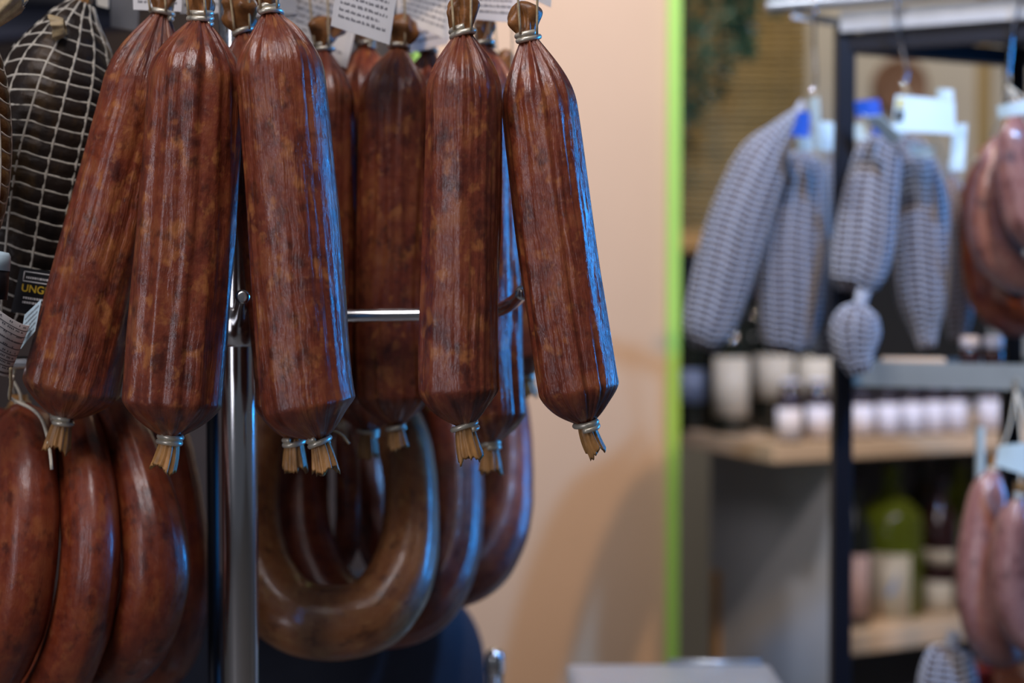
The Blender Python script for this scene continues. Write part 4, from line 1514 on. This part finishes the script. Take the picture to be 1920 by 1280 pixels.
z0 = px2z(1145, 1688, .14) - S2T
z1 = px2z(1035, 1688, .14) - S2T
zm_ = (z0 + z1) / 2
print_on(big, .066, [(-.35, z0), (.1, z0), (.5, z0), (.5, z1), (.25, z1), (.0, zm_)], 'label_green', 'label_print')
print_on(big, .067, [(-.18, zm_ - .015), (.10, zm_ - .012), (.26, z1 - .02), (.05, zm_ + .015)], 'label_blue', 'label_print')
bottle(1606, 0.09, S2T, 0.036, 0.30, 'glass_dark', 'dark bottle with pinkish label half hidden by the black post', [lb(1606, .09, 1035, 1150, S2T, .9, 'label_pink')])
bottle(1766, 0.12, S2T, 0.040, 0.29, 'glass_red', 'dark red bottle with two cream labels beside the big green bottle', [lb(1766, .12, 1084, 1148, S2T, .75, 'label_beige'), lb(1766, .12, 1026, 1052, S2T, .8, 'label_beige')])
bottle(1735, 0.30, S2T, 0.037, 0.31, 'glass_dark', 'plain dark bottle at the back behind the big green bottle')
bottle(1806, 0.26, S2T, 0.037, 0.31, 'glass_green', 'olive green bottle in the dark behind the V-bent sausage')

# ------------------------------------------------------------------ far wall things
def blind():
    yb = 3.9
    x0, x1 = on_y(1180, 200, yb)[0], on_y(1512, 200, yb)[0]
    zt_, zb_ = on_y(1300, -120, yb)[2], on_y(1300, 440, yb)[2]
    root = empty('bamboo_blind', ((x0 + x1) / 2, yb, zb_), 'bamboo slat blind with orange wooden bottom rail on the far wall', 'blind')
    n = 46
    hgt = (zt_ - zb_) / n
    me = None
    parts = []
    for i in range(n):
        z = zb_ + (i + .5) * hgt
        if me is None:
            pr = [(-(x1 - x0) / 2, 0, 0), ((x1 - x0) / 2, 0, 0)]
            o = MB().tube(pr, hgt * .46, 8).build('slat', M['bamboo'], root)
            me = o.data
        else:
            o = bpy.data.objects.new('slat', me)
            COL.objects.link(o)
            o.parent = root
        o.location = (0, 0.004 * math.sin(i * 1.3), z - zb_)
        o.rotation_euler = (0, 0.0015 * math.sin(i * 2.1), 0)
    MB().box((0, -.004, -.02), (x1 - x0 + .02, .03, .05)).build('bottom_rail', M['wood_orange'], root, False, .004)
    for fx in (-.35, .0, .35):
        MB().tube([(fx * (x1 - x0), -.012, 0), (fx * (x1 - x0), -.012, zt_ - zb_)], .0018, 6).build('lift_cord', M['twine'], root)


blind()


def vine():
    yb = 3.3
    c = on_y(1290, -60, yb)
    root = empty('hanging_vine', c, 'dark green hanging vine in front of the bamboo blind', 'plant')
    rg = random.Random(8)
    mb, st = MB(), MB()
    for k in range(12):
        px = 1262 + k * 18 + rg.uniform(-8, 8)
        end = 270 - (px - 1270) * 1.25 + rg.uniform(-25, 25)
        a = on_y(px, -60, yb + rg.uniform(-.05, .05))
        b = on_y(px - 6 + rg.uniform(-12, 12), max(end, 20), yb + rg.uniform(-.05, .05))
        L = catmull([a, (a + b) / 2 + np.array((rg.uniform(-.02, .02), 0, 0)), b], 30)
        st.tube(L, 0.0018, 5)
        for p in L[1:]:
            for _ in range(2):
                d = Vector((rg.uniform(-1, 1), rg.uniform(-1, .4), rg.uniform(-.9, .3))).normalized()
                s_ = rg.uniform(.018, .034)
                w_ = d.cross(Vector((rg.uniform(-1, 1), rg.uniform(-1, 1), rg.uniform(-1, 1)))).normalized() * s_ * .33
                nn = d.cross(w_).normalized() * s_ * .08
                p0 = Vector(p)
                q = [p0, p0 + d * s_ * .45 + w_ + nn, p0 + d * s_, p0 + d * s_ * .45 - w_ + nn, p0 + d * s_ * .5 - nn]
                mb.add([list(x) for x in q], [(0, 1, 4), (1, 2, 4), (2, 3, 4), (3, 0, 4)])
    a = mb.build('leaves', M['leaf'], smooth=False)
    a['kind'] = 'stuff'
    b = st.build('stems', M['stem'])
    own(root, a, b)


vine()
c = on_y(1690, 160, 3.97)
rpl = 52 / F * 3.97
o = MB().lathe([(rpl * .96, -.012), (rpl, -.008), (rpl, .008), (rpl * .94, .014), (rpl * .90, .011), (rpl * .3, .011)], 48).build('wall_disc', M['plaque'], None, True, 0, (c[0], 3.985, c[2]), Euler((PI / 2, 0, 0)))
tag(o, 'round brown wooden disc on the grey wall behind the black stand', 'wall decoration')
c = on_y(1852, 160, 3.95)
o = slab('wooden_batten', (c[0], 3.985, c[2]), (0.035, 0.02, 0.6), M['bamboo'], None, .003)
tag(o, 'narrow yellowish wooden batten upright on the grey wall', 'batten')
